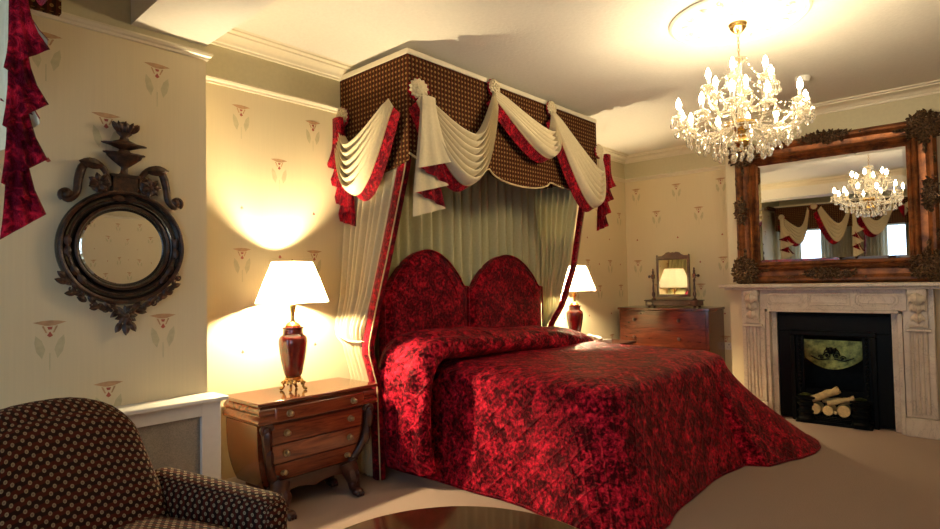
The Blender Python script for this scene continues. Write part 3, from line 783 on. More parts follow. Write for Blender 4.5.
for sg in (-1, 1):
    yc = FC+sg*.645
    mb = MB(); mb.box(xf+.015, XC-.001, yc-.105, yc+.105, .16, 1.228)
    for q in (-.048, -.016, .016, .048): mb.tube([(xf+.012, yc+q, .19), (xf+.012, yc+q, .87)], .0115, 8)
    mb.box(xf, xf+.03, yc-.10, yc-.066, .16, .86); mb.box(xf, xf+.03, yc+.066, yc+.10, .16, .86)
    mb.build('pilaster', M['marble'], fp, FP)
    MB().box(xf-.02, XC-.001, yc-.115, yc+.115, 0, .155).build('plinth', M['marble'], fp, FP, bevel=.006)
    MB().box(xf-.025, xf+.03, yc-.085, yc+.085, .872, .895).build('capital_ledge', M['marble'], fp, FP, bevel=.005)
    mb = MB()                            # carved console: S profile with acanthus
    prof = [(.03, .90), (-.015, .905), (-.030, .93), (-.020, .97), (-.012, 1.03), (-.022, 1.10), (-.050, 1.165), (-.062, 1.20), (-.055, 1.228), (.03, 1.228)]
    mb.prism([(xf+a, z) for a, z in prof], yc-.062, yc+.062)
    for z, L, w in ((1.20, .11, .09), (1.12, .10, .08), (1.03, .09, .07)):
        mb.leaf((xf-.045 if z > 1.15 else xf-.025, yc, z), (.12, 0, -1), (-1, 0, 0), L, w, .3)
        for s2 in (-1, 1): mb.leaf((xf-.035 if z > 1.15 else xf-.018, yc+s2*.012, z-.01), (.12, s2*.55, -1), (-1, 0, 0), L*.8, w*.5, .35)
    for s2 in (-1, 1): mb.scroll((xf-.02, yc+s2*.064, 1.19), (1, 0, 0), (0, 0, 1), .034, 1.4, .006)
    mb.build('corbel', M['marble'], fp, FP, angle=50)
    # jamb and inner slip
    ya, yb = FC+sg*.535, FC+sg*.50
    MB().box(xf+.01, XC-.001, min(ya, yb), max(ya, yb), 0, 1.018).build('jamb', M['marble'], fp, FP, bevel=.004)
    ya, yb = FC+sg*.4995, FC+sg*.452
    MB().box(xf+.075, XC-.001, min(ya, yb), max(ya, yb), 0, 1.0175).build('slip', M['marble'], fp, FP, bevel=.002)
# iron register grate
GO = (6.2, FC, 0)
gr = thing('cast_iron_fire_grate', 'black cast iron fire grate with tarnished brass hood inside the mantelpiece', 'fire grate', GO)
mb = MB(); x0, x1 = 6.19, 6.215
mb.box(x0, x1, FC-.449, FC+.449, .83, 1.012); mb.box(x0, x1, FC-.449, FC-.33, .02, .83); mb.box(x0, x1, FC+.33, FC+.449, .02, .83)
mb.build('face_plate', M['iron'], gr, GO, bevel=.004)
mb = MB()
for a, b, c, d in ((-.34, .34, .80, .845), (-.34, -.30, .0, .80), (.30, .34, .0, .80)): mb.box(6.165, 6.192, FC+a, FC+b, c, d)
mb.box(6.17, 6.19, FC-.44, FC+.44, .985, 1.005)
mb.build('raised_moulding', M['iron'], gr, GO, bevel=.007)
for sg in (-1, 1):
    mb = MB(); 
    for i in range(15): mb.ball((6.18, FC+sg*.265, .28+i*.036), (.014, .014, .014), 10, 6)
    mb.build('bead_strip', M['iron'], gr, GO)
    MB().box(6.19, 6.21, FC+sg*.265-.034, FC+sg*.265+.034, .2, .82).build('inner_cheek', M['iron'], gr, GO, bevel=.003)
    mb = MB(); mb.lathe([(.075, .02), (.078, .04), (.060, .06), (.060, .09), (.074, .10), (.074, .115), (.060, .125), (.060, .155), (.074, .165), (.074, .18), (.062, .19), (.066, .215), (.085, .225), (.085, .24), (.03, .25), (0, .25)], 28, T(6.13, FC+sg*.215, 0))
    mb.build('hob_column', M['iron'], gr, GO)
    MB().lathe([(.045, .251), (.05, .256), (.02, .268), (0, .268)], 24, T(6.13, FC+sg*.215, 0)).build('hob_cap', M['greenbrass'], gr, GO)
# hood with scroll relief
mb = MB()
def hood(u, w):
    y = FC+(u-.5)*.46; bot = .60-.10*math.sin(PI*u)**.8; z = .76+(bot-.76)*w
    return (6.205-.055*math.sin(PI*u)*w**1.2-.004, y, z)
mb.grid(hood, 30, 12); mb.grid(lambda u, w: (hood(u, 1)[0]+.15*w, hood(u, 1)[1], hood(u, 1)[2]+.12*w), 30, 2)
hd = mb.build('hood', M['greenbrass'], gr, GO)
mb = MB(); hx = 6.158
for s2 in (-1, 1):
    mb.scroll((hx, FC+s2*.035, .625), (0, s2, 0), (0, 0, 1), .030, 1.5, .006)
    mb.scroll((hx+.004, FC+s2*.085, .605), (0, s2, 0), (0, 0, 1), .022, 1.3, .005)
    mb.tube([(hx-.004, FC+s2*.02, .595), (hx, FC+s2*.10, .580), (hx+.015, FC+s2*.17, .610)], .006, 6)
    mb.leaf((hx, FC+s2*.01, .65), (0, s2*.6, 1), (-1, 0, 0), .06, .03, .2)
mb.tube([(hx, FC+.06*math.cos(R(a)), .64+.055*math.sin(R(a))) for a in range(0, 181, 12)], .005, 6)
mb.leaf((hx, FC, .64), (0, 0, 1), (-1, 0, 0), .06, .035, .2)
mb.build('relief_scrollwork', M['iron'], hd, GO)
mb = MB()                               # serpentine front bars of the basket
for z in (.040, .055, .070): mb.tube([(6.12-.03*math.sin(PI*i/20), FC-.14+.28*i/20, z) for i in range(21)], .0075, 8)
mb.box(6.09, 6.24, FC-.30, FC+.30, .0, .030)
mb.build('basket_front', M['iron'], gr, GO, bevel=.003)
MB().box(6.24, 6.26, FC-.30, FC+.30, .05, .30).build('basket_back', M['iron'], gr, GO)
mb = MB()
for i in range(12): y = FC-.14+.28*i/11; mb.tube([(6.125, y, .077), (6.238, y, .077)], .006, 6)
mb.build('basket_bars', M['iron'], gr, GO)
def log(a, b, r, lab):
    a = Vector(a); b = Vector(b); o = (a+b)/2; t = thing('log', lab, 'log', tuple(o))
    ax = (b-a).normalized(); L = (b-a).length; k = 9; pts = [a+ax*(L*i/k)+V(0, .003*math.sin(i*1.9+r*90), .004*math.cos(i*1.3)) for i in range(k+1)]
    MB().tube([p-o for p in pts], [r*(1+.06*math.sin(i*2.1+a.y*50)) for i in range(k+1)], 14, cap=False).build('bark', M['bark'], t)
    for e, s in ((pts[0], -1), (pts[-1], 1)):
        mb = MB(); lathe_on(mb, [(r*1.0, -.002), (r*.97, .003), (r*.8, .004), (0, .005)], tuple(e-o), tuple(ax*s), 18); mb.build('cut_end', M['logend'], t)
log((6.105, FC+.142, .132), (6.225, FC+.130, .134), .047, 'short pale log end-on at the left of the bottom row')
log((6.100, FC+.036, .128), (6.225, FC+.028, .130), .043, 'short yellowish log end-on in the middle of the bottom row')
log((6.102, FC-.085, .136), (6.225, FC-.075, .138), .051, 'thickest pale log end-on at the right of the bottom row')
log((6.12, FC-.020, .112), (6.225, FC-.018, .114), .016, 'thin dark pale log wedged between the end-on logs of the bottom row')
log((6.13, FC+.165, .215), (6.16, FC-.045, .318), .033, 'long pale log leaning up on top of the pile')
log((6.19, FC+.085, .205), (6.19, FC-.135, .222), .026, 'slim log lying level across the pile behind the leaning log')
log((6.085, FC+.028, .196), (6.125, FC-.165, .262), .021, 'thin whitish branch sloping across the front of the log pile')

# ------------------------------------------------------------------ overmantel mirror
OY0, OY1, OZ0, OZ1 = .335, 1.935, 1.287, 2.66
OO = (XC-.07, (OY0+OY1)/2, OZ0)
om = thing('overmantel_mirror', 'large gilt wooden mirror with carved corners standing on the mantelpiece', 'mirror', OO)
def rectframe(y0, y1, z0, z1, prof, x):
    """prof: (inset from outer edge, height off wall)"""
    mb = MB(); cs = [(y0, z0, 1, 1), (y1, z0, -1, 1), (y1, z1, -1, -1), (y0, z1, 1, -1)]; v = []; k = len(prof)
    for cy, cz, sy, sz in cs:
        for d, h in prof: v.append((x-h, cy+sy*d, cz+sz*d))
    f = [(i*k+q, i*k+q+1, ((i+1) % 4)*k+q+1, ((i+1) % 4)*k+q) for i in range(4) for q in range(k-1)]
    mb.add(v, f); return mb
fp_ = [(0, 0), (0, .045), (.012, .060), (.025, .072), (.045, .075), (.060, .066), (.075, .050), (.10, .046), (.125, .052), (.135, .066), (.150, .072), (.160, .062), (.170, .050), (.178, .056), (.186, .050), (.195, .034), (.205, .030), (.212, .022), (.212, 0)]
rectframe(OY0, OY1, OZ0, OZ1, fp_, XC-.03).build('frame', M['gilt'], om, OO, angle=30)
MB().box(XC-.05, XC-.002, OY0+.03, OY1-.03, OZ0+.03, OZ1-.03).build('backboard', M['black_wood'], om, OO)
gi = .205
bev = MB(); x = XC-.058; a, b, c, d = OY0+gi, OY1-gi, OZ0+gi, OZ1-gi; w = .028
vv = [(x+.004, a, c), (x+.004, b, c), (x+.004, b, d), (x+.004, a, d), (x, a+w, c+w), (x, b-w, c+w), (x, b-w, d-w), (x, a+w, d-w)]
bev.add(vv, [(0, 1, 5, 4), (1, 2, 6, 5), (2, 3, 7, 6), (3, 0, 4, 7), (4, 5, 6, 7)]); bev.build('glass', M['mirror'], om, OO, smooth=False)
def cluster(o, ex, ey, n, rx, ry, k, seed, mat=None, s=1.0, arms=None):
    """a carved acanthus cluster centred on o in plane ex,ey, standing off along n"""
    rd = random.Random(seed); mb = MB(); o = Vector(o); ex = Vector(ex); ey = Vector(ey); n = Vector(n)
    for i in range(k):
        a = rd.uniform(0, 2*PI); q = rd.random()**.6; p = o+ex*(rx*q*math.cos(a))+ey*(ry*q*math.sin(a))+n*(.022*(1-q))
        b = a+rd.uniform(-.9, .9); d = ex*math.cos(b)+ey*math.sin(b)
        mb.leaf(p, d+n*.25, n, rd.uniform(.026, .048)*s, rd.uniform(.016, .026)*s, rd.uniform(.1, .5))
    for i in range(max(3, k//5)):
        a = rd.uniform(0, 2*PI); q = rd.uniform(.2, .8); p = o+ex*(rx*q*math.cos(a))+ey*(ry*q*math.sin(a))+n*.024
        mb.scroll(tuple(p), ex, ey, .024*s, 1.3, .006*s, start=a, sgn=rd.choice((-1, 1)), n=16)
    for i in range(k//3):
        a = rd.uniform(0, 2*PI); q = rd.random(); p = o+ex*(rx*q*math.cos(a))+ey*(ry*q*math.sin(a))+n*.026
        mb.ball(tuple(p), .010*s, 8, 5)
    return mb
xo = XC-.095
for cy, cz, sd in ((OY1-.075, OZ1-.075, 1), (OY0+.075, OZ1-.075, 2), (OY1-.075, OZ0+.135, 3), (OY0+.075, OZ0+.135, 4)):
    mb = cluster((xo, cy, cz), Y, V(0, 0, 1), NX, .115, .115, 170, sd, s=1.1)
    iy = -1 if cy > 1 else 1; iz = 1 if cz < 2 else -1
    for dv in (V(0, iy, 0), V(0, 0, iz)):
        for q in (.10, .16, .21): mb.leaf(V(xo+.01, cy, cz)+dv*q*.8+V(0, 0, 0), dv, NX, .055, .035, .2)
    mb.build('corner_carving', M['gilt_dark'], om, OO)
for cy, cz, e, L, sd in (((OY0+OY1)/2, OZ1-.03, 'h', .20, 5), ((OY0+OY1)/2, OZ0+.085, 'h', .20, 6), (OY1-.05, 2.02, 'v', .13, 7), (OY0+.05, 2.02, 'v', .13, 8)):
    mb = cluster((xo+.01, cy, cz), Y, V(0, 0, 1), NX, L if e == 'h' else .038, .038 if e == 'h' else L, 100, sd)
    mb.build('side_carving', M['gilt_dark'], om, OO)
for cy, cz, e in ((.86, OZ1-.03, 'h'), (1.47, OZ1-.03, 'h'), (.86, OZ0+.05, 'h'), (1.47, OZ0+.05, 'h'), (OY1-.02, 1.68, 'v'), (OY1-.02, 2.32, 'v'), (OY0+.02, 1.68, 'v'), (OY0+.02, 2.32, 'v')):
    mb = MB(); d = Y if e == 'h' else V(0, 0, 1)
    for s2 in (-1, 1):
        mb.leaf(V(xo+.012, cy, cz), d*s2, NX, .06, .035, .2); mb.scroll(tuple(V(xo+.008, cy, cz)+d*s2*.03), d*s2, (V(0, 0, 1) if e == 'h' else Y), .016, 1.1, .005, n=14)
    mb.ball((xo, cy, cz), .014, 8, 5)
    mb.build('shell_carving', M['gilt_dark'], om, OO)

# ------------------------------------------------------------------ dresser in the alcove (bow-fronted), toilet mirror on it
DX0, DX1, DY0, DY1, DZ = 6.46, 6.97, 2.36, 3.43, 1.02
DO = (6.72, 2.9, 0)
dr = thing('chest_of_drawers', 'bow-fronted mahogany chest of drawers with round knobs in the alcove corner', 'chest of drawers', DO)
def bow(y, d=.07): u = (y-(DY0+DY1)/2)/((DY1-DY0)/2); return -d*(1-u*u)
def bowslab(z0, z1, off=0, e=0, x1=DX1):
    mb = MB(); n = 20; pts = [(DX0+.03+bow(DY0-e+(DY1-DY0+2*e)*i/n)-off, DY0-e+(DY1-DY0+2*e)*i/n) for i in range(n+1)]+[(x1, DY1+e), (x1, DY0-e)]
    k = len(pts); v = [(x, y, z0) for x, y in pts]+[(x, y, z1) for x, y in pts]
    mb.add(v, [tuple(range(k))[::-1], tuple(range(k, 2*k))]+[(i, (i+1) % k, (i+1) % k+k, i+k) for i in range(k)]); return mb
bowslab(DZ-.028, DZ, .02, .015).build('top', M['mahog_y'], dr, DO, bevel=.005)
bowslab(.10, DZ-.030).build('carcass', M['mahog_y'], dr, DO, bevel=.003)
rows = [(.79, .975), (.58, .775), (.36, .565), (.13, .345)]
def knob(mb, o, ax, r=.018, L=.03):
    lathe_on(mb, [(r*.45, 0), (r*.4, L*.35), (r*.85, L*.5), (r, L*.75), (r*.7, L), (0, L*1.05)], o, ax, 14)
for ri, (z0, z1) in enumerate(rows):
    y0, y1 = DY0+.03, DY1-.03
    for (a, b) in ([(y0, y1)]):
        n = 20; pts = [(DX0+.03+bow(a+(b-a)*i/n)-.010, a+(b-a)*i/n) for i in range(n+1)]; pts += [(x+.03, y) for x, y in pts[::-1]]
        k = len(pts); v = [(x, y, z0) for x, y in pts]+[(x, y, z1) for x, y in pts]
        mb = MB().add(v, [tuple(range(k))[::-1], tuple(range(k, 2*k))]+[(i, (i+1) % k, (i+1) % k+k, i+k) for i in range(k)])
        d = mb.build('drawer', M['mahog_y'], dr, DO, bevel=.003)
        for y in (3.20, 2.66):
            kb = MB(); knob(kb, (DX0+.03+bow(y)-.010, y, (z0+z1)/2), (-1, 0, 0), .021, .034); kb.build('knob', M['mahog_dark'], d, DO)
mb = bowslab(.03, .10, .006, .004); mb.build('plinth', M['mahog_y'], dr, DO)
for y in (DY0+.05, DY1-.05):
    for x in (DX0+.07, DX1-.05): MB().lathe([(.028, 0), (.034, .02), (.03, .03)], 14, T(x, y, 0)).build('foot', M['mahog_dark'], dr, DO)
TO = (6.62, 2.80, DZ)
tm = thing('dressing_mirror', 'small mahogany swing mirror on a box stand on top of the chest of drawers', 'dressing mirror', TO)
MB().box(6.53, 6.71, 2.49, 3.11, DZ+.022, DZ+.075).build('box_base', M['mahog_dark'], tm, TO, bevel=.006)
MB().box(6.52, 6.72, 2.48, 3.12, DZ+.076, DZ+.088).build('base_top', M['mahog_dark'], tm, TO, bevel=.004)
for y in (2.53, 3.07):
    for x in ((6.55, 6.69) if y in (2.53, 3.07) else (6.55,)):
        if y in (2.53, 3.07): MB().ball((x, y, DZ+.011), (.018, .018, .011), 10, 6).build('bun_foot', M['mahog_dark'], tm, TO)
for y in (2.58, 3.02): kb = MB(); knob(kb, (6.53, y, DZ+.048), (-1, 0, 0), .016, .024); kb.build('drawer_knob', M['mahog_dark'], tm, TO)
zb = DZ+.088
for sg in (-1, 1):
    y = 2.80+sg*.245
    MB().lathe([(.024, 0), (.026, .012), (.012, .02), (.010, .03), (.018, .05), (.020, .07), (.010, .10), (.013, .13), (.009, .20), (.014, .225), (.010, .24), (.016, .25), (.016, .30), (.010, .305), (.014, .33), (.006, .345), (.010, .36), (0, .372)], 16, T(6.62, y, zb)).build('post', M['mahog_dark'], tm, TO)
    MB().box(6.602, 6.638, y-.018, y+.018, zb+.252, zb+.298).build('pivot_block', M['mahog_y'], tm, TO, bevel=.003)
    kb = MB(); knob(kb, (6.62, y+sg*.018, zb+.275), (0, sg, 0), .018, .04); kb.build('pivot_knob', M['mahog_dark'], tm, TO)
tl = RY(R(-3)); fr = thing if 0 else None
def tilt(mb): mb.v = [tuple(T(6.62, 2.80, zb+.275) @ RY(R(0.3)) @ T(-6.62, -2.80, -zb-.275) @ Vector(p)) for p in mb.v]; return mb
z0, z1 = zb+.035, zb+.50
mb = MB()
for a, b, c, d in ((2.80-.198, 2.80-.168, z0, z1), (2.80+.168, 2.80+.198, z0, z1), (2.80-.198, 2.80+.198, z0, z0+.03), (2.80-.198, 2.80+.198, z1-.032, z1)): mb.box(6.608, 6.632, a, b, c, d)
mf = tilt(mb).build('mirror_frame', M['mahog_dark'], tm, TO, bevel=.004)
crest = [(-.198, 0), (.198, 0), (.198, .012), (.13, .016), (.10, .030), (.075, .052), (.045, .058), (.02, .050), (0, .056), (-.02, .050), (-.045, .058), (-.075, .052), (-.10, .030), (-.13, .016), (-.198, .012)]
mb = MB(); mb.prism(crest, -.010, .010, frame4((6.62, 2.80, z1), (0, 1, 0), (-1, 0, 0), (0, 0, 1))); tilt(mb).build('crest', M['mahog_dark'], tm, TO)
for sg in (-1, 1): tilt(MB().ball((6.62, 2.80+sg*.19, z1+.016), .012, 8, 6)).build('corner_finial', M['mahog_dark'], tm, TO)
tilt(MB().box(6.613, 6.618, 2.80-.169, 2.80+.169, z0+.029, z1-.031)).build('glass', M['mirror'], tm, TO, smooth=False)

# ------------------------------------------------------------------ bedside commode
CO = (2.06, 3.32, 0)
cm = thing('bedside_commode', 'bombe mahogany bedside commode with four drawers on scroll feet under the left lamp', 'bedside chest', CO)
x0, x1, y0, y1, zt = 1.635, 2.49, 3.10, 3.55, .69
MB().box(x0, x1, y0, y1, zt-.022, zt).build('top', M['mahog_top'], cm, CO, bevel=.006)
def ringprof(prof, xa, xb, ya, yb, mat, name, close=True):
    """horizontal mouldings round three sides: prof (out, z)"""
    mb = MB(); path = [(xa, yb), (xa, ya), (xb, ya), (xb, yb)]; rows = []
    dirs = [(-1, 0), (-1, -1), (1, -1), (1, 0)]
    for (px, py), (dx, dy) in zip(path, dirs): rows.append([(px+dx*d, py+dy*d, z) for d, z in prof])
    k = len(prof); v = [p for r in rows for p in r]; f = [(i*k+q, i*k+q+1, (i+1)*k+q+1, (i+1)*k+q) for i in range(3) for q in range(k-1)]
    f += [tuple(i*k+k-1 for i in range(4)), tuple(i*k for i in range(3, -1, -1))]
    mb.add(v, f); return mb.build(name, mat, cm, CO, angle=50)
ogee = [(-.03, zt-.135), (.006, zt-.132), (.018, zt-.122), (.022, zt-.108), (.018, zt-.094), (.004, zt-.084), (.002, zt-.078), (.012, zt-.070), (.016, zt-.058), (.012, zt-.044), (.0, zt-.034), (-.004, zt-.023), (-.03, zt-.0225)]
ringprof(ogee, x0+.025, x1-.025, y0+.030, y1-.002, M['mahog_drawer'], 'frieze')
# top drawer front in the frieze
mb = MB().box(x0+.11, x1-.11, y0+.008, y0+.05, zt-.128, zt-.040); fd = mb.build('drawer', M['mahog_drawer'], cm, CO, bevel=.010)
def cinset(z):      # how far the lower body draws in below the frieze
    t = (zt-.14-z)/(.555-.17); t = max(0, min(1, t)); return .015*t+.125*t**3
mb = MB(); N = 16; rows = []
for j in range(N+1):
    z = zt-.135-(zt-.135-.165)*j/N; q = cinset(z); rows.append([(x0+.02+q*.5, y1-.01, z), (x0+.02+q*.6, y0+.055+q*.6, z), (x1-.02-q*.6, y0+.055+q*.6, z), (x1-.02-q*.5, y1-.01, z)])
v = [p for r in rows for p in r]; f = [(j*4+i, j*4+(i+1) % 4, (j+1)*4+(i+1) % 4, (j+1)*4+i) for j in range(N) for i in range(4)]+[(0, 3, 2, 1), (N*4, N*4+1, N*4+2, N*4+3)]
mb.add(v, f); mb.build('body', M['mahog_side'], cm, CO, angle=30)
kn = []
for a, b in ((.430, .545), (.312, .422), (.195, .304)):
    mb = MB(); K = 6; v = []
    for j in range(K+1):
        z = b-(b-a)*j/K; q = cinset(z); yy = y0+.055+q*.6-.014; xa, xb = x0+.10+q*.7, x1-.10-q*.7
        v += [(xa, yy, z), (xb, yy, z), (xb, yy+.04, z), (xa, yy+.04, z)]
    f = [(j*4+i, j*4+(i+1) % 4, (j+1)*4+(i+1) % 4, (j+1)*4+i) for j in range(K) for i in range(4)]+[(0, 3, 2, 1), (K*4, K*4+1, K*4+2, K*4+3)]
    mb.add(v, f); d = mb.build('drawer', M['mahog_drawer'], cm, CO, bevel=.003, angle=30)
    kn.append((d, (a+b)/2, y0+.055+cinset((a+b)/2)*.6-.014))
kn.append((fd, zt-.084, y0+.008))
for d, z, yy in kn:
    for x in (x0+.20, x1-.20):
        mb = MB(); lathe_on(mb, [(.021, 0), (.019, .004), (.008, .006), (.006, .016), (.013, .020), (.015, .027), (.010, .032), (0, .033)], (x, yy, z), (0, -1, 0), 16)
        mb.build('knob', M['antique_brass'], d, CO)
# scroll consoles at the front corners
for sg, xx in ((-1, x0+.060), (1, x1-.060)):
    pts = []; rr = []
    for j in range(19):
        z = zt-.165-(zt-.165-.19)*j/18; q = cinset(z); pts.append((xx-sg*q*.85, y0+.032+q*.7, z)); rr.append(.028-.006*math.sin(PI*j/18))
    mb = MB().tube(pts, rr, 10)
    mb.scroll((xx-sg*.0, y0+.028, zt-.165), (-sg*1, 0, 0), (0, 0, 1), .040, 1.3, .014)
    mb.scroll((pts[-1][0], y0+.085, .20), (sg, 0, 0), (0, 0, 1), .034, 1.2, .012)
    for z in (.47, .36): q = cinset(z); mb.leaf((xx-sg*q*.9, y0+.008+q*.7, z+.05), (0, .1, -1), (0, -1, 0), .11, .05, .1)
    mb.build('scroll_bracket', M['mahog_dark'], cm, CO)
    # paw feet: curving forward onto the carpet
    for yb, nm in ((y0+.085, 'f'), (y1-.08, 'b')):
        fx = xx-sg*.125
        P = [(fx, yb+.02, .19), (fx+sg*.015, yb, .13), (fx+sg*.03, yb-.01, .07), (fx+sg*.02, yb-.03, .035), (fx+sg*.0, yb-.085, .022)]
        mb = MB().tube(P, [.062, .056, .042, .036, .028], 12); mb.ball((fx, yb-.09, .026), (.038, .042, .026), 12, 7)
        for q in (-.018, 0, .018): mb.ball((fx+q, yb-.118, .016), (.011, .018, .016), 8, 5)
        mb.scroll((fx+sg*.03, yb-.028, .12), (0, -1, 0), (0, 0, 1), .032, 1.2, .010)
        mb.leaf((fx, yb-.03, .16), (0, -.2, -1), (0, -1, .2), .10, .06, .3)
        mb.build('foot', M['mahog_dark'], cm, CO)
mb = MB().prism([(x0+.17, .165), (x0+.19, .12), (x0+.30, .135), (CO[0]-.05, .125), (CO[0], .11), (CO[0]+.05, .125), (x1-.30, .135), (x1-.19, .12), (x1-.17, .165), (x1-.16, .195), (x0+.16, .195)], y0+.10, y0+.15)
mb.build('apron', M['mahog_dark'], cm, CO)

# right bedside table (mostly hidden by the bed) and telephone
NO = (5.47, 3.27, 0)
nt_ = thing('bedside_table', 'dark mahogany bedside table between the bed and the chest of drawers', 'bedside table', NO)
NX0, NX1, NY0, NY1 = 5.14, 5.90, 2.92, 3.53
MB().box(NX0, NX1, NY0, NY1, .665, .69).build('table_top', M['mahog_dark'], nt_, NO, bevel=.005)
MB().box(NX0+.03, NX1-.03, NY0+.03, NY1-.01, .54, .664).build('frieze', M['mahog'], nt_, NO)
d = MB().box(NX0+.08, NX1-.08, NY0+.018, NY0+.06, .555, .650).build('drawer', M['mahog'], nt_, NO, bevel=.004)
mb = MB(); knob(mb, (5.48, NY0+.018, .60), (0, -1, 0)); mb.build('knob', M['brass'], d, NO)
for x in (NX0+.06, NX1-.06):
    for y in (NY0+.06, NY1-.04): MB().lathe([(.014, 0), (.018, .05), (.024, .4), (.026, .54)], 12, T(x, y, 0)).build('leg', M['mahog_dark'], nt_, NO)
PO = (5.37, 3.08, .6905)
ph = thing('telephone', 'cream desk telephone with handset on the right bedside table beside the bed', 'telephone', PO, R(-22))
mb = MB(); mb.prism([(-.085, 0), (.085, 0), (.085, .022), (-.085, .055)], -.10, .10, RZ(R(90))); mb.build('body', M['plastic'], ph, bevel=.006)
mb = MB()
for i in range(4):
    for j in range(3): z = .048-.0075*i; mb.box(.01+j*.026, .028+j*.026, .035-i*.026-.01, .035-i*.026+.008, z-.006, z+.004)
mb.build('keypad', M['dark_plastic'], ph, bevel=.002)
mb = MB().tube([(-.055, -.10, .058), (-.055, -.085, .070), (-.055, -.04, .080), (-.055, .04, .084), (-.055, .085, .082), (-.055, .10, .074)], [.022, .024, .015, .015, .024, .022], 12)
mb.build('handset', M['plastic'], ph)

# ------------------------------------------------------------------ table lamps
def table_lamp(loc, label):
    t = thing('table_lamp', label, 'table lamp', loc, 0, 'pair of oxblood bedside lamps')
    mb = MB().lathe([(.040, .052), (.056, .055), (.058, .064), (.050, .070), (.052, .084), (.045, .088)], 28)
    for i in range(4):
        a = PI/4+i*PI/2; d = V(math.cos(a), math.sin(a), 0)
        mb.tube([d*.048+V(0, 0, .06), d*.064+V(0, 0, .042), d*.060+V(0, 0, .022), d*.074+V(0, 0, .008)], [.010, .009, .007, .010], 8); mb.ball(tuple(d*.078+V(0, 0, .010)), .010, 8, 6)
        mb.scroll(tuple(d*.062+V(0, 0, .045)), tuple(d), (0, 0, 1), .014, 1.1, .004, n=12)
        for q in (-.35, .35):
            e = V(math.cos(a+q+PI/4*0), math.sin(a+q), 0); mb.leaf(tuple(e*.052+V(0, 0, .070)), (0, 0, -1), tuple(e), .035, .022, .3)
    mb.build('brass_stand', M['brass'], t)
    MB().lathe([(.045, .088), (.050, .092), (.056, .105), (.062, .13), (.075, .19), (.084, .25), (.089, .30), (.088, .325), (.080, .343), (.066, .352), (.062, .360), (.062, .385), (.068, .392), (.068, .400), (.055, .402), (.0, .402)], 40).build('vase_body', M['glaze'], t)
    MB().lathe([(.045, .402), (.048, .41), (.035, .428), (.016, .435), (.012, .45), (.012, .49), (.018, .50), (.018, .54), (0, .545)], 20).build('neck_fitting', M['brass'], t)
    MB().tube([(-.0, -.02, .50), (0, -.06, .56), (0, -.055, .72), (0, 0, .792), (0, .055, .72), (0, .06, .56), (0, .02, .50)], .003, 6).build('harp', M['brass'], t)
    MB().lathe([(.006, .785), (.010, .795), (.006, .81), (.010, .822), (0, .835)], 12).build('finial', M['brass'], t)
    b = MB().ball((0, 0, .67), (.030, .030, .042), 14, 8).build('bulb', M['lampbulb'], t)
    sh = MB(); prof = [(.225, .552), (.2255, .556), (.175, .69), (.125, .815), (.1245, .818)]
    sh.lathe(prof, 72, None, 0, False, flute=.006, nf=12); s = sh.build('lamp_shade', M['shade'], t, angle=60)
    for r, z in ((.2265, .554), (.1265, .816)): MB().tube([(r*math.cos(2*PI*i/48), r*math.sin(2*PI*i/48), z) for i in range(49)], .004, 6, cap=False).build('shade_trim', M['cream_cloth'], s)
    m3 = MB()
    for a in range(3): m3.tube([(0, 0, .792), (.1235*math.cos(a*2*PI/3), .1235*math.sin(a*2*PI/3), .806)], .002, 5)
    m3.build('shade_carrier', M['brass'], s)
    return t
M['lampbulb'] = emis('lit_lamp_bulb', (1, .80, .48), SHADE_W*30)
l1 = table_lamp((2.005, 3.35, .6905), 'oxblood table lamp with a cream shade on the bombe commode left of the bed')
l2 = dup(l1, (5.32, 3.33, .6905), 0, 'oxblood table lamp with a cream shade behind the bed, right of the headboard')

# ------------------------------------------------------------------ convex mirror on the near left wall
VO = (.99, YL-.04, 1.56)
vm = thing('round_wall_mirror', 'round dark carved mirror with urn crest on the near left wall', 'wall mirror', VO)
mb = MB(); A4 = frame4((VO[0], YL-.001, VO[2]), (1, 0, 0), (0, 0, 1), (0, -1, 0))
mb.lathe([(.283, 0), (.285, .025), (.275, .040), (.262, .044), (.256, .036), (.250, .028), (.24, .026), (.225, .030), (.213, .022), (.207, .030), (.198, .032), (.194, .022), (.194, .008)], 72, A4, 0, False)
mb.build('frame', M['black_wood'], vm, VO)
mb = MB()
for r, h, w in ((.271, .046, .010), (.205, .034, .007), (.236, .029, .005)): mb.tube([(VO[0]+r*math.cos(2*PI*i/72), YL-h, VO[2]+r*math.sin(2*PI*i/72)) for i in range(73)], w, 8, cap=False)
for a in (90, 0, 180, 215, 325):
    q = V(math.cos(R(a)), 0, math.sin(R(a))); e = V(-q.z, 0, q.x)
    for s2 in (-1, 1): mb.leaf(tuple(V(VO[0], YL-.038, VO[2])+q*.24), tuple(e*s2), (0, -1, 0), .055, .03, .1)
mb.build('bronzed_rings', M['bronze'], vm, VO)
mb = MB(); mb.lathe([(.194, .014), (.180, .020), (.09, .023), (0, .024)], 72, A4, 0, False); mb.build('convex_glass', M['mirror'], vm, VO, angle=12)
yo = YL-.035; mb = MB(); cx = VO[0]
mb.box(cx-.055, cx+.055, yo-.02, YL-.004, 1.835, 1.905); mb.box(cx-.065, cx+.065, yo-.026, YL-.004, 1.905, 1.918)
mb.lathe([(.030, 1.918), (.018, 1.93), (.015, 1.955), (.028, 1.965), (.052, 1.985), (.074, 2.005), (.080, 2.018), (.092, 2.022), (.092, 2.028), (.03, 2.03), (.022, 2.045), (.07, 2.062), (.098, 2.068), (.100, 2.074), (.06, 2.080), (.022, 2.095), (.018, 2.11), (.034, 2.125), (.040, 2.15), (.028, 2.175), (.010, 2.185), (0, 2.187)], 36, T(cx, yo+.0, 0) @ Matrix.Diagonal((1, .34, 1, 1)), flute=.04, nf=14)
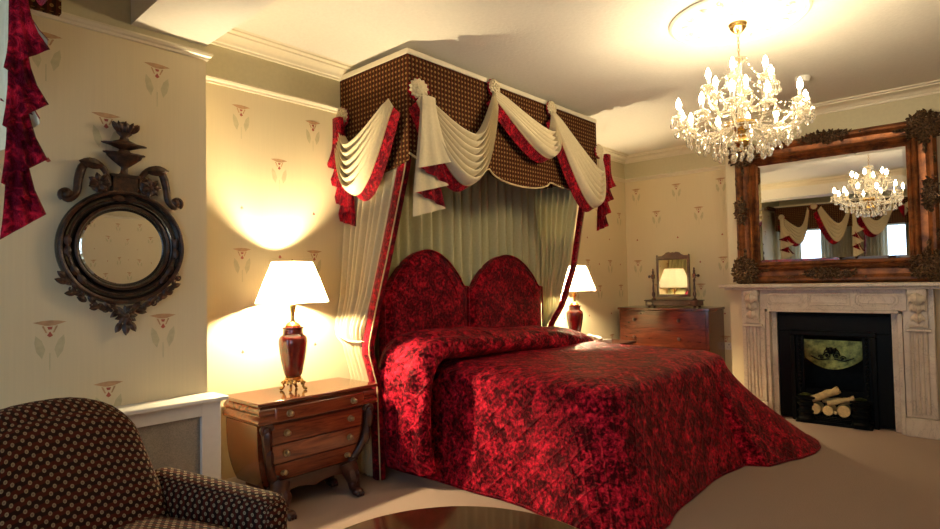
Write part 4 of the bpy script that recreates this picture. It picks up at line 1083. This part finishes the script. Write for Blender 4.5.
for i in range(7): a = PI*i/6; mb.leaf((cx+.03*math.cos(a), yo-.012, 2.13), (math.cos(a)*.6, 0, .8), (0, -1, 0), .055, .026, .3)
mb.build('urn_crest', M['bronze'], vm, VO)
for s2 in (-1, 1):
    mb = MB()
    P = [(cx+s2*.060, yo, 1.86), (cx+s2*.085, yo, 1.93), (cx+s2*.13, yo, 1.965), (cx+s2*.175, yo, 1.945), (cx+s2*.195, yo, 1.88), (cx+s2*.205, yo, 1.81), (cx+s2*.235, yo, 1.775), (cx+s2*.262, yo, 1.79)]
    Q = [cat([p[:1]+p[2:] for p in P], i/24) for i in range(25)]
    mb.tube([(q.x, yo, q.y) for q in Q], [.020-.008*abs(i/12-1) for i in range(25)], 10)
    mb.scroll((cx+s2*.245, yo-.004, 1.800), (s2, 0, 0), (0, 0, 1), .028, 1.3, .012, start=-1)
    mb.scroll((cx+s2*.115, yo-.010, 1.865), (s2, 0, 0), (0, 0, 1), .045, 1.6, .013, start=2)
    for i in range(7): a = 2*PI*i/7; mb.leaf((cx+s2*.115, yo-.012, 1.865), (math.cos(a), 0, math.sin(a)), (0, -1, 0), .05, .028, .4)
    mb.leaf((cx+s2*.10, yo-.012, 1.95), (s2, 0, .1), (0, -1, 0), .10, .05, .2)
    mb.build('scroll_arm', M['bronze'], vm, VO)
mb = MB(); rd = random.Random(5)
for i in range(34):
    t = i/33; a = R(212+116*t); rr = .288+.010*math.sin(i*2.1); p = V(cx+rr*math.cos(a), yo-.002, VO[2]+rr*math.sin(a)-.022*math.sin(PI*t))
    e = V(-math.sin(a), 0, math.cos(a))*(1 if t > .5 else -1); q = V(math.cos(a), 0, math.sin(a))
    mb.leaf(tuple(p), tuple(e+q*rd.uniform(-1.1, 1.1)), (0, -1, 0), rd.uniform(.035, .055), .026, .3)
    if i % 3 == 0: mb.scroll(tuple(p+q*.006), tuple(e), tuple(q), .016, 1.2, .005, n=14)
    if i % 4 == 1: mb.ball(tuple(p+V(0, -.012, 0)), .009, 8, 5)
for k, (n_, L_) in enumerate(((11, .052), (8, .034))):
    for i in range(n_): a = 2*PI*i/n_; mb.leaf((cx, yo-.012-.008*k, 1.222), (math.cos(a), 0, math.sin(a)), (0, -1, 0), L_, .024, .4)
for s2 in (-1, 1): mb.leaf((cx+s2*.02, yo-.01, 1.19), (s2*.5, 0, -1), (0, -1, 0), .055, .03, .2)
mb.leaf((cx, yo-.012, 1.19), (0, 0, -1), (0, -1, 0), .065, .034, .2); mb.ball((cx, yo-.026, 1.222), .016, 10, 6)
mb.build('leaf_spray', M['bronze'], vm, VO)

# ------------------------------------------------------------------ radiator cover under it
RO = (.85, 3.15, 0)
rc = thing('radiator_cover', 'cream painted radiator cover with a mesh panel on the near left wall', 'radiator cover', RO)
MB().box(.20, 1.445, 3.05, YL-.001, .755, .778).build('shelf', M['white'], rc, RO, bevel=.006)
mb = MB(); mb.box(.24, .34, 3.085, 3.11, 0, .754); mb.box(1.315, 1.415, 3.085, 3.11, 0, .754); mb.box(.34, 1.315, 3.085, 3.11, .685, .754); mb.box(.34, 1.315, 3.085, 3.11, 0, .12)
mb.box(1.395, 1.415, 3.11, YL-.001, 0, .754); mb.box(.24, .26, 3.11, YL-.001, 0, .754)
mb.build('frame', M['white'], rc, RO, bevel=.002)
MB().box(.341, 1.314, 3.108, 3.116, .121, .684).build('mesh_panel', M['grille'], rc, RO)

# ------------------------------------------------------------------ armchair
AO = (.70, 2.22, 0)
ac = thing('armchair', 'dark dotted upholstered armchair in the near left corner of the photo', 'armchair', AO, R(20))
def cushion(c, s, r, nx=10, ny=10, nz=6, bulge=(0, 0, 0), fn=None):
    """rounded, slightly puffed box; s full size, r corner radius"""
    mb = MB(); h = [q/2 for q in s]
    def pos(p):
        q = []
        for i in range(3): inner = h[i]-r; q.append(max(-inner, min(inner, p[i]*h[i])))
        d = Vector([p[i]*h[i]-q[i] for i in range(3)]); L = d.length
        if L > 1e-9: d = d/L*min(L, r) if max(abs(x) for x in p) < .999 else d/L*r
        o = [q[i]+d[i] for i in range(3)]
        for i in range(3):
            a, b = (i+1) % 3, (i+2) % 3
            if bulge[i]: o[i] += (1 if p[i] > 0 else -1)*abs(p[i])**3*bulge[i]*(1-p[a]**2)*(1-p[b]**2)
        v = Vector(o)+Vector(c); return tuple(fn(v)) if fn else tuple(v)
    N = (nx, ny, nz)
    def sub(n): return [math.sin((i/n-.5)*PI) if 0 else (i/n*2-1) for i in range(n+1)]
    for ax in range(3):
        a, b = (ax+1) % 3, (ax+2) % 3; ua, ub = sub(N[a]), sub(N[b])
        # denser sampling close to the edges for the rounding
        def dens(u): return math.copysign(1-(1-abs(u))**1.6, u)
        for sg in (-1, 1):
            def f(u, w):
                p = [0, 0, 0]; p[ax] = sg; p[a] = dens(u*2-1); p[b] = dens(w*2-1); return pos(p)
            def g(u, w):
                q = [dens(u*2-1)*h[a], dens(w*2-1)*h[b]]; return (q[0]+c[a], q[1]+c[b]) if ax != 0 else (q[0]+c[a], q[1]+c[b])
            k = len(mb.f); mb.grid(f, N[a], N[b], uvf=g)
            if sg < 0: mb.f[k:] = [q[::-1] for q in mb.f[k:]]; mb.u[k:] = [u[::-1] for u in mb.u[k:]]
    return mb
def back_fn(v):
    u = v.x/.33; k = max(0, (v.z-.45)/.47)
    z = v.z-.085*(abs(u)**3.0)*max(0, min(1, k))
    x = v.x*(1-.10*max(0, k)*abs(u))
    return V(x, v.y+.20*k-.05*(1-u*u)*0-.06*u*u, z)
cushion((0, .28, .60), (.66, .20, .64), .085, 16, 8, 18, (0, .04, .02), back_fn).build('backrest', M['dots'], ac, angle=70)
for sg in (-1, 1):
    def arm_fn(v, sg=sg):
        k = max(0, (v.y+.38)/.66); return V(v.x+sg*.03*(v.z/.6), v.y, v.z+(-.02*(1-k) if v.z > .3 else 0)+.03*k*(v.z/.6))
    cushion((sg*.345, .01, .33), (.145, .68, .48), .06, 8, 18, 12, (.01, .01, .0), arm_fn).build('armrest', M['dots'], ac, angle=70)
cushion((0, -.08, .39), (.545, .62, .17), .055, 12, 12, 6, (0, .01, .035)).build('seat_cushion', M['dots'], ac, angle=70)
cushion((0, -.04, .215), (.56, .68, .17), .02, 10, 10, 4).build('seat_base', M['dots'], ac, angle=70)
mb = MB(); pts = [(-.255, -.39, .455), (.255, -.39, .455)]; mb.tube(pts, .007, 8); mb.build('seat_piping', M['velvet_plain'], ac)
for x in (-.30, .30):
    for y in (-.33, .33): MB().lathe([(.016, 0), (.024, .03), (.028, .12), (.03, .13)], 12, T(x, y, 0)).build('leg', M['mahog_dark'], ac)

# ------------------------------------------------------------------ round coffee table in the foreground
TT = (1.25, 1.22, 0)
tb = thing('round_table', 'low round dark polished table at the bottom edge of the photo', 'table', TT)
MB().lathe([(0, .462), (.46, .462), (.475, .466), (.485, .474), (.478, .482), (.492, .488), (.497, .492), (.0, .492)], 96, cap=False).build('table_top', M['mahog'], tb)
MB().lathe([(0, .4925), (.503, .4925), (.507, .4945), (.507, .4985), (.503, .5005), (0, .5005)], 96, cap=False).build('polished_surface', M['table_top'], tb, angle=20)
MB().tube([(.5065*math.cos(2*PI*i/96), .5065*math.sin(2*PI*i/96), .4965) for i in range(97)], .0028, 6, cap=False).build('edge_band', M['antique_brass'], tb)
MB().lathe([(.15, .461), (.06, .445), (.04, .42), (.045, .38), (.07, .30), (.075, .24), (.05, .19), (.06, .16), (.06, .12), (.03, .10)], 28).build('pedestal', M['mahog_dark'], tb)
for i in range(3):
    a = R(90+i*120); d = V(math.cos(a), math.sin(a), 0)
    MB().tube([d*.03+V(0, 0, .15), d*.12+V(0, 0, .15), d*.24+V(0, 0, .09), d*.32+V(0, 0, .035), d*.36+V(0, 0, .022)], [.03, .028, .024, .022, .024], 10).build('foot', M['mahog_dark'], tb)

# ------------------------------------------------------------------ chandelier
HO = (CX, CY, 0)
chd = thing('chandelier', 'eighteen-light crystal chandelier hanging from the ceiling rose', 'chandelier', (CX, CY, HC-.036))
ZO = HC-.036
def zz(z): return z-ZO
MB().lathe([(.052, 0), (.054, -.008), (.046, -.020), (.048, -.028), (.030, -.050), (.012, -.062), (0, -.064)], 28).build('ceiling_cup', M['brass'], chd)
mb = MB()
for i in range(9):
    z = -.066-i*.022; ex, ey = ((1, 0, 0), (0, 1, 0)) if i % 2 else ((0, 1, 0), (1, 0, 0))
    mb.tube([tuple(V(0, 0, z-.010)+V(*ex)*.007*math.cos(2*PI*k/10)+V(0, 0, .014*math.sin(2*PI*k/10))) for k in range(11)], .002, 5, cap=False)
mb.build('chain', M['brass'], chd)
MB().lathe([(.008, zz(2.715)), (.012, zz(2.70)), (.045, zz(2.695)), (.048, zz(2.685)), (.018, zz(2.66)), (.014, zz(2.60)), (.030, zz(2.57)), (.034, zz(2.545)), (.014, zz(2.51)), (.016, zz(2.46)), (.040, zz(2.43)), (.062, zz(2.41)), (.064, zz(2.40)), (.020, zz(2.385)), (.018, zz(2.34)), (.032, zz(2.32))], 28, flute=.05, nf=10).build('glass_stem', M['glassarm'], chd)
MB().lathe([(.05, zz(2.315)), (.085, zz(2.30)), (.092, zz(2.285)), (.070, zz(2.262)), (.03, zz(2.245)), (.02, zz(2.225)), (.045, zz(2.20)), (.05, zz(2.18)), (.035, zz(2.155)), (.01, zz(2.14)), (.015, zz(2.125)), (0, zz(2.115))], 28).build('brass_hub', M['brass'], chd)
def dropmesh(s=1.0):
    mb = MB(); mb.lathe([(0, 0), (.0035*s, -.004*s), (.0065*s, -.011*s), (.003*s, -.018*s), (.002*s, -.022*s), (.006*s, -.028*s), (.0125*s, -.042*s), (.014*s, -.050*s), (.010*s, -.060*s), (0, -.068*s)], 8, cap=False); return mb
proto_drop = None
def crystal_drop(parent, loc, s=1.0):
    global proto_drop
    if proto_drop is None:
        proto_drop = dropmesh().build('crystal_drop', M['crystal'], parent, smooth=False); proto_drop.location = loc; proto_drop.scale = (s, s, s); return proto_drop
    o = proto_drop.copy(); C.objects.link(o); o.parent = parent; o.location = loc; o.scale = (s, s, s); return o
def arm(ang, r, zc, z_tip, idx, upper):
    d = V(math.cos(ang), math.sin(ang), 0); zb = zz(2.285) if not upper else zz(2.40)
    zt = zz(zc); dip = .055 if not upper else .03
    P = [V(0, 0, zb)+d*.055, V(0, 0, zb-dip*.7)+d*(r*.35), V(0, 0, zb-dip)+d*(r*.62), V(0, 0, zb-dip*.2)+d*(r*.88), V(0, 0, (zb+zt)/2+.01)+d*(r*1.03), V(0, 0, zt)+d*r]
    Q = [cat(P3, i/18) if 0 else None for i in ()]
    def c3(t):
        n = len(P)-1; x = t*n; i = min(int(x), n-1); u = x-i; g = lambda k: P[max(0, min(n, k))]
        a, b, c, e = g(i-1), g(i), g(i+1), g(i+2); return .5*((2*b)+(c-a)*u+(2*a-5*b+4*c-e)*u*u+(3*b-a-3*c+e)*u**3)
    a = MB().tube([c3(i/20) for i in range(21)], .0075, 8).build('glass_arm', M['glassarm'], chd)
    tip = V(0, 0, zt)+d*r; tx, ty, tz = tip
    MB().lathe([(.008, 0), (.020, .004), (.040, .012), (.046, .020), (.043, .021), (.020, .010), (.012, .012), (.018, .030), (.016, .034)], 20, T(tx, ty, tz), flute=.06, nf=10, cap=False).build('drip_pan', M['glassarm'], a)
    L = .055
    MB().lathe([(.0115, .012), (.0115, .012+L), (.0, .013+L)], 12, T(tx, ty, tz)).build('candle_tube', M['candle'], a)
    zb_ = tz+.012+L
    MB().lathe([(.007, 0), (.012, .008), (.0155, .020), (.0145, .034), (.009, .050), (.004, .062), (0, .068)], 10, T(tx, ty, zb_)).build('candle_bulb', M['bulb'], a)
    for k in range(5):
        b = ang+2*PI*(k+.5)/5; crystal_drop(a, (tx+.044*math.cos(b), ty+.044*math.sin(b), tz+.014), .80 if k % 2 else .95)
    return a
for i in range(12): arm(2*PI*(i+.35)/12, .375-.03*(i % 2), 2.325-.02*(i % 2), 0, i, False)
for i in range(6): arm(2*PI*(i+.1)/6, .185, 2.515, 0, i, True)
for i in range(10): a = 2*PI*i/10; crystal_drop(chd, (.15*math.cos(a), .15*math.sin(a), zz(2.165)), 1.35)
# strings of beads and the inner fringe, beyond counting
mb = MB()
def bead(p, r=.0055): mb.lathe([(0, -r), (r*.8, -r*.5), (r, 0), (r*.8, r*.5), (0, r)], 6, T(*p), cap=False)
for i in range(12):
    a0 = 2*PI*(i+.35)/12; a1 = 2*PI*(i+1.35)/12
    for k in range(1, 10):
        t = k/10; a = a0+(a1-a0)*t; r = .36*(1-.0*t); bead((r*math.cos(a), r*math.sin(a), zz(2.335)-.07*math.sin(PI*t)))
    for k in range(1, 13):
        t = k/13; r = .035+(.33)*t; a = a0; bead((r*math.cos(a), r*math.sin(a), zz(2.60)-(.27)*t-.07*math.sin(PI*t)))
for i in range(6):
    a0 = 2*PI*(i+.1)/6
    for k in range(1, 9): t = k/9; r = .04+.14*t; bead((r*math.cos(a0), r*math.sin(a0), zz(2.69)-.15*t-.04*math.sin(PI*t)))
for rr, n, z in ((.26, 22, 2.20), (.20, 18, 2.20), (.10, 12, 2.17), (.055, 8, 2.13), (.31, 26, 2.245)):
    for i in range(n):
        a = 2*PI*(i+.5)/n
        for k in range(3): bead((rr*math.cos(a), rr*math.sin(a), zz(z)+.030-k*.013), .005)
        q = dropmesh(.85); mb.add(q.v, q.f, 0, None, T(rr*math.cos(a), rr*math.sin(a), zz(z)-.005))
for rr, z in ((.26, 2.235), (.20, 2.235), (.10, 2.205), (.31, 2.28)): mb.tube([(rr*math.cos(2*PI*i/40), rr*math.sin(2*PI*i/40), zz(z)) for i in range(41)], .0025, 5, cap=False)
o = mb.build('crystal_strings', M['crystal'], chd, smooth=False); o['kind'] = 'stuff'

# ------------------------------------------------------------------ window pelmet, swags and curtains behind the camera (seen in the mirror)
WO = (0, 1.0, 2.1); xp = .27; xb = XW+.005
wp = thing('window_pelmet', 'brown tan check window pelmet with cream and red velvet swags, seen in the overmantel mirror', 'pelmet', WO)
WY0, WY1 = -1.2, 3.10
mb = pelmet(MB(), (xp, WY0, 0), Y, X, WY1-WY0, 2.66, lambda u: 2.22)
pelmet(mb, (xp, WY1, 0), NX, Y, xp-xb, 2.66, lambda u: 2.22); pelmet(mb, (xb, WY0, 0), X, NY, xp-xb, 2.66, lambda u: 2.22)
mb.build('pelmet', M['check'], wp, WO)
MB().box(xb, xp+.01, WY0-.01, WY1+.01, 2.661, 2.69).build('top_board', M['trim'], wp, WO)
wf = (xp, 0, 0)
wsw = [((2.94, 2.44), (2.54, 2.62), (2.66, 2.28), (2.66, 1.97), 1), ((2.34, 2.62), (1.90, 2.56), (2.06, 2.30), (2.08, 1.97), 1), ((1.68, 2.44), (1.27, 2.60), (1.47, 2.30), (1.48, 2.06), 1), ((1.08, 2.60), (.66, 2.50), (.85, 2.34), (.85, 2.10), 1), ((.5, 2.5), (.0, 2.6), (.25, 2.36), (.25, 2.14), 1), ((-.06, 2.6), (-.6, 2.5), (-.3, 2.36), (-.3, 2.12), 1)]
for A, B, tp, bt, sd in wsw: swag(wf, Y, X, B, A, tp, bt, 1, wp, WO, nf=5, amp=.016, dep=.02)
tail((xp, 2.98, 0), Y, X, .07, .27, 2.44, 2.15, 1.66, 2, wp, WO, flip=-1, dep=.03)
tail((.285, 1.70, 0), X, NY, .028, .088, 2.44, 1.93, 1.47, 3, wp, WO, mats=(M['velvet_plain'], M['velvet_plain']), flip=1, dep=.0, st=.005, ex=10)
tail((.29, 1.84, 0), V(.35, -.94, 0), X, .07, .22, 2.44, 2.15, 1.66, 2, wp, WO, flip=1, dep=-.02, st=.008)
tail((xp, .58, 0), Y, X, .05, .18, 2.46, 2.34, 2.1, 2, wp, WO, flip=-1, dep=.03)
for y, z in ((2.98, 2.47), (2.44, 2.63), (1.82, 2.55), (1.18, 2.62), (.58, 2.52), (-.03, 2.62), (-.64, 2.52)): rosette((xp+.02, y, z), X, .055, wp, WO)
MB().box(xp, .70, WY1-.01, WY1+.03, 2.60, 2.66).build('end_return', M['check'], wp, WO)
for ya, yb, lab in ((1.50, 2.50, 'cream curtain gathered between the two windows reflected in the overmantel mirror'), (2.83, 3.14, 'cream curtain at the corner end of the window wall'), (.50, .80, 'cream curtain between the second and the nearest window'), (-1.1, -.55, 'cream curtain on the far side of the nearest window')):
    q = pleats('c', '', None, None, X, 0, 0, max(4, int((yb-ya)*18)), .03, None, taper=lambda u, w: V(XW+.14, ya+(yb-ya)*u, 2.6-2.58*w), nz=4)
    tag(q.build('window_curtain', M['dark_cloth'], None, (XW+.14, (ya+yb)/2, 0), angle=80), lab, 'curtain')
# ------------------------------------------------------------------ wall socket
SO = (XB-.001, 2.32, .56)
s = thing('wall_socket', 'small pale wall socket between the chest of drawers and the chimney breast', 'socket', SO)
MB().box(XB-.010, XB-.001, 2.32-.043, 2.32+.043, .52, .606).build('plate', M['plastic'], s, SO, bevel=.003)
mb = MB(); mb.box(XB-.012, XB-.009, 2.316, 2.324, .575, .590); mb.box(XB-.012, XB-.009, 2.303, 2.309, .550, .556); mb.box(XB-.012, XB-.009, 2.331, 2.337, .550, .556)
mb.build('pin_holes', M['dark_plastic'], s, SO)
